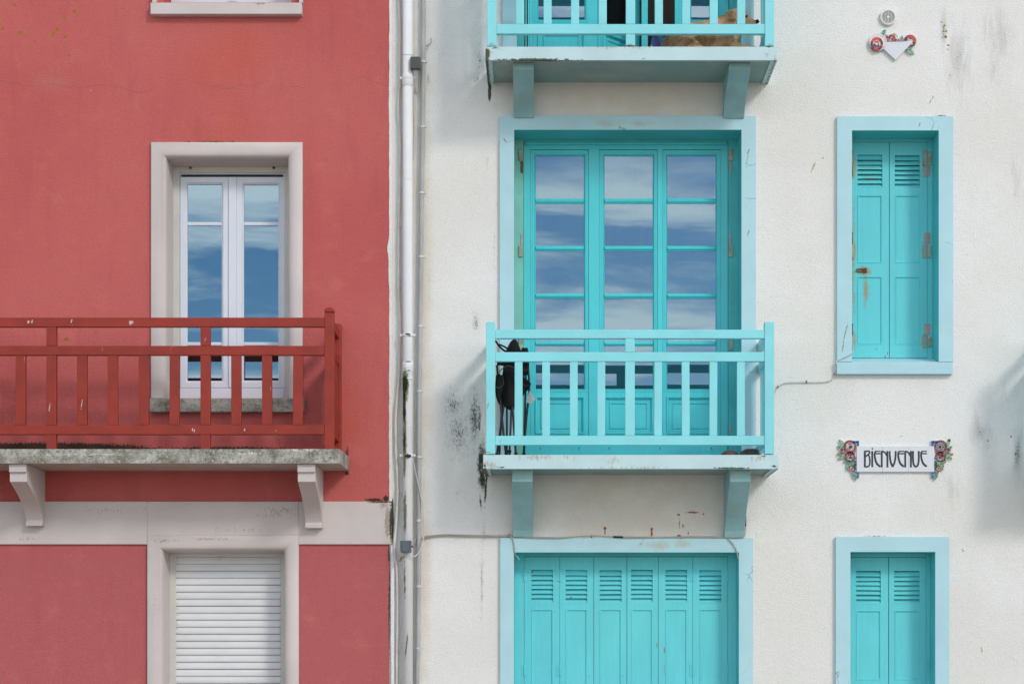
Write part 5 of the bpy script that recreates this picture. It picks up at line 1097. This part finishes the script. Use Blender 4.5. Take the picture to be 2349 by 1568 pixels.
MB().tube([(1.578, -.365, z0 + .305), (1.582, -.385, z0 + .305)], [.010, .006], 8).build('eye', M_NOSE, dg, smooth=True)
ear = MB()
for yy, sy in ((-.405, -1), (-.24, 1)):
    a = [(1.418, yy, z0 + .318), (1.452, yy, z0 + .340), (1.500, yy, z0 + .355), (1.510, yy + .028 * sy, z0 + .300), (1.485, yy + .034 * sy, z0 + .250), (1.450, yy + .032 * sy, z0 + .275)]
    b = [(x, y + .012 * -sy, z) for x, y, z in a]; n_ = 6
    ear.add(a + b, [tuple(range(n_)), tuple(range(2 * n_ - 1, n_ - 1, -1))] + [(i, n_ + i, n_ + (i + 1) % n_, (i + 1) % n_) for i in range(n_)])
ear = ear.build('ear', M_FUR[2], dg)
# coat of many short hairs
me = body; me.calc_loop_triangles(); tris = [(t_.area, [me.vertices[i].co.copy() for i in t_.vertices], t_.normal.copy()) for t_ in me.loop_triangles]
tot = sum(t_[0] for t_ in tris); cum = []; s_ = 0
import bisect
for t_ in tris: s_ += t_[0]; cum.append(s_)
fv = []; ff = []; fm = []; fr_ = random.Random(3)
def hair(p, nrm, ln, wd, flow, mi):
    d_ = (nrm * .45 + flow + Vector((fr_.gauss(0, .22), fr_.gauss(0, .22), fr_.gauss(0, .22)))).normalized()
    sd = d_.cross(nrm)
    if sd.length < 1e-3: sd = Vector((0, 1, 0))
    sd.normalize(); o_ = len(fv); mid = p + d_ * ln * .55 + nrm * ln * .05; tip = p + d_ * ln - Vector((0, 0, ln * .15))
    fv.extend([p - sd * wd, p + sd * wd, mid + sd * wd * .7, mid - sd * wd * .7, tip]); ff.extend([(o_, o_ + 1, o_ + 2, o_ + 3), (o_ + 3, o_ + 2, o_ + 4)]); fm.extend([mi, mi])
for k in range(15000):
    t_ = tris[min(bisect.bisect(cum, fr_.random() * tot), len(tris) - 1)]; a, b = fr_.random(), fr_.random()
    if a + b > 1: a, b = 1 - a, 1 - b
    p = t_[1][0] + (t_[1][1] - t_[1][0]) * a + (t_[1][2] - t_[1][0]) * b; nrm = t_[2]
    head = p.x > 1.44 and p.z > z0 + .20; muz = p.x > 1.57 and p.z > z0 + .22
    if p.x > 1.648 and p.z > z0 + .25: continue
    ln = .020 if muz else (.042 if head else .046); fl = Vector((.55 if muz else -.5, 0, -.75)) if not (head and not muz) else Vector((-.15, 0, .25 if nrm.z > .3 else -.5))
    q = noise.noise(p * 14)
    mi = 3 if (head and fr_.random() < .7) or p.x > 1.44 and fr_.random() < .4 else (2 if q + fr_.gauss(0, .2) < -.16 else (1 if fr_.random() < .5 else 0))
    hair(p - nrm * .004, nrm, ln * fr_.uniform(.6, 1.2), fr_.uniform(.0012, .0022), fl, mi)
for k in range(420):
    x_ = fr_.uniform(1.425, 1.51); z_ = z0 + min(fr_.uniform(.26, .36), .318 + (x_ - 1.418) * .45); hair(Vector((x_, -.408 - .01 * fr_.random() - (z0 + .355 - z_) * .35, z_)), Vector((0, -1, 0)), fr_.uniform(.012, .028), .0014, Vector((-.5, 0, -.6)), fr_.choice([2, 2, 0, 3]))
for k in range(420):
    x_ = fr_.gauss(1.535, .035); hair(Vector((x_, -.33 + fr_.uniform(-.06, .04), z0 + .352 - abs(x_ - 1.525) * .55)), Vector((0, -.4, 1)), fr_.uniform(.012, .032), .0016, Vector((.3, -.3, .4)), fr_.choice([3, 3, 1]))
for k in range(400):
    x_ = fr_.uniform(1.57, 1.65); hair(Vector((x_, -.365 + fr_.uniform(-.02, .02), z0 + fr_.uniform(.22, .255))), Vector((0, -.6, -.4)), fr_.uniform(.02, .035), .0014, Vector((.2, -.1, -.9)), fr_.choice([3, 1, 0]))
me = bpy.data.meshes.new('fur'); me.from_pydata(fv, [], ff)
for mm in M_FUR: me.materials.append(mm)
me.polygons.foreach_set('material_index', fm)
fo = link('fur', me, (0, 0, 0), dg); fo['kind'] = 'stuff'
print('tris approx', sum(len(o.data.polygons) for o in bpy.data.objects if o.type == 'MESH'))
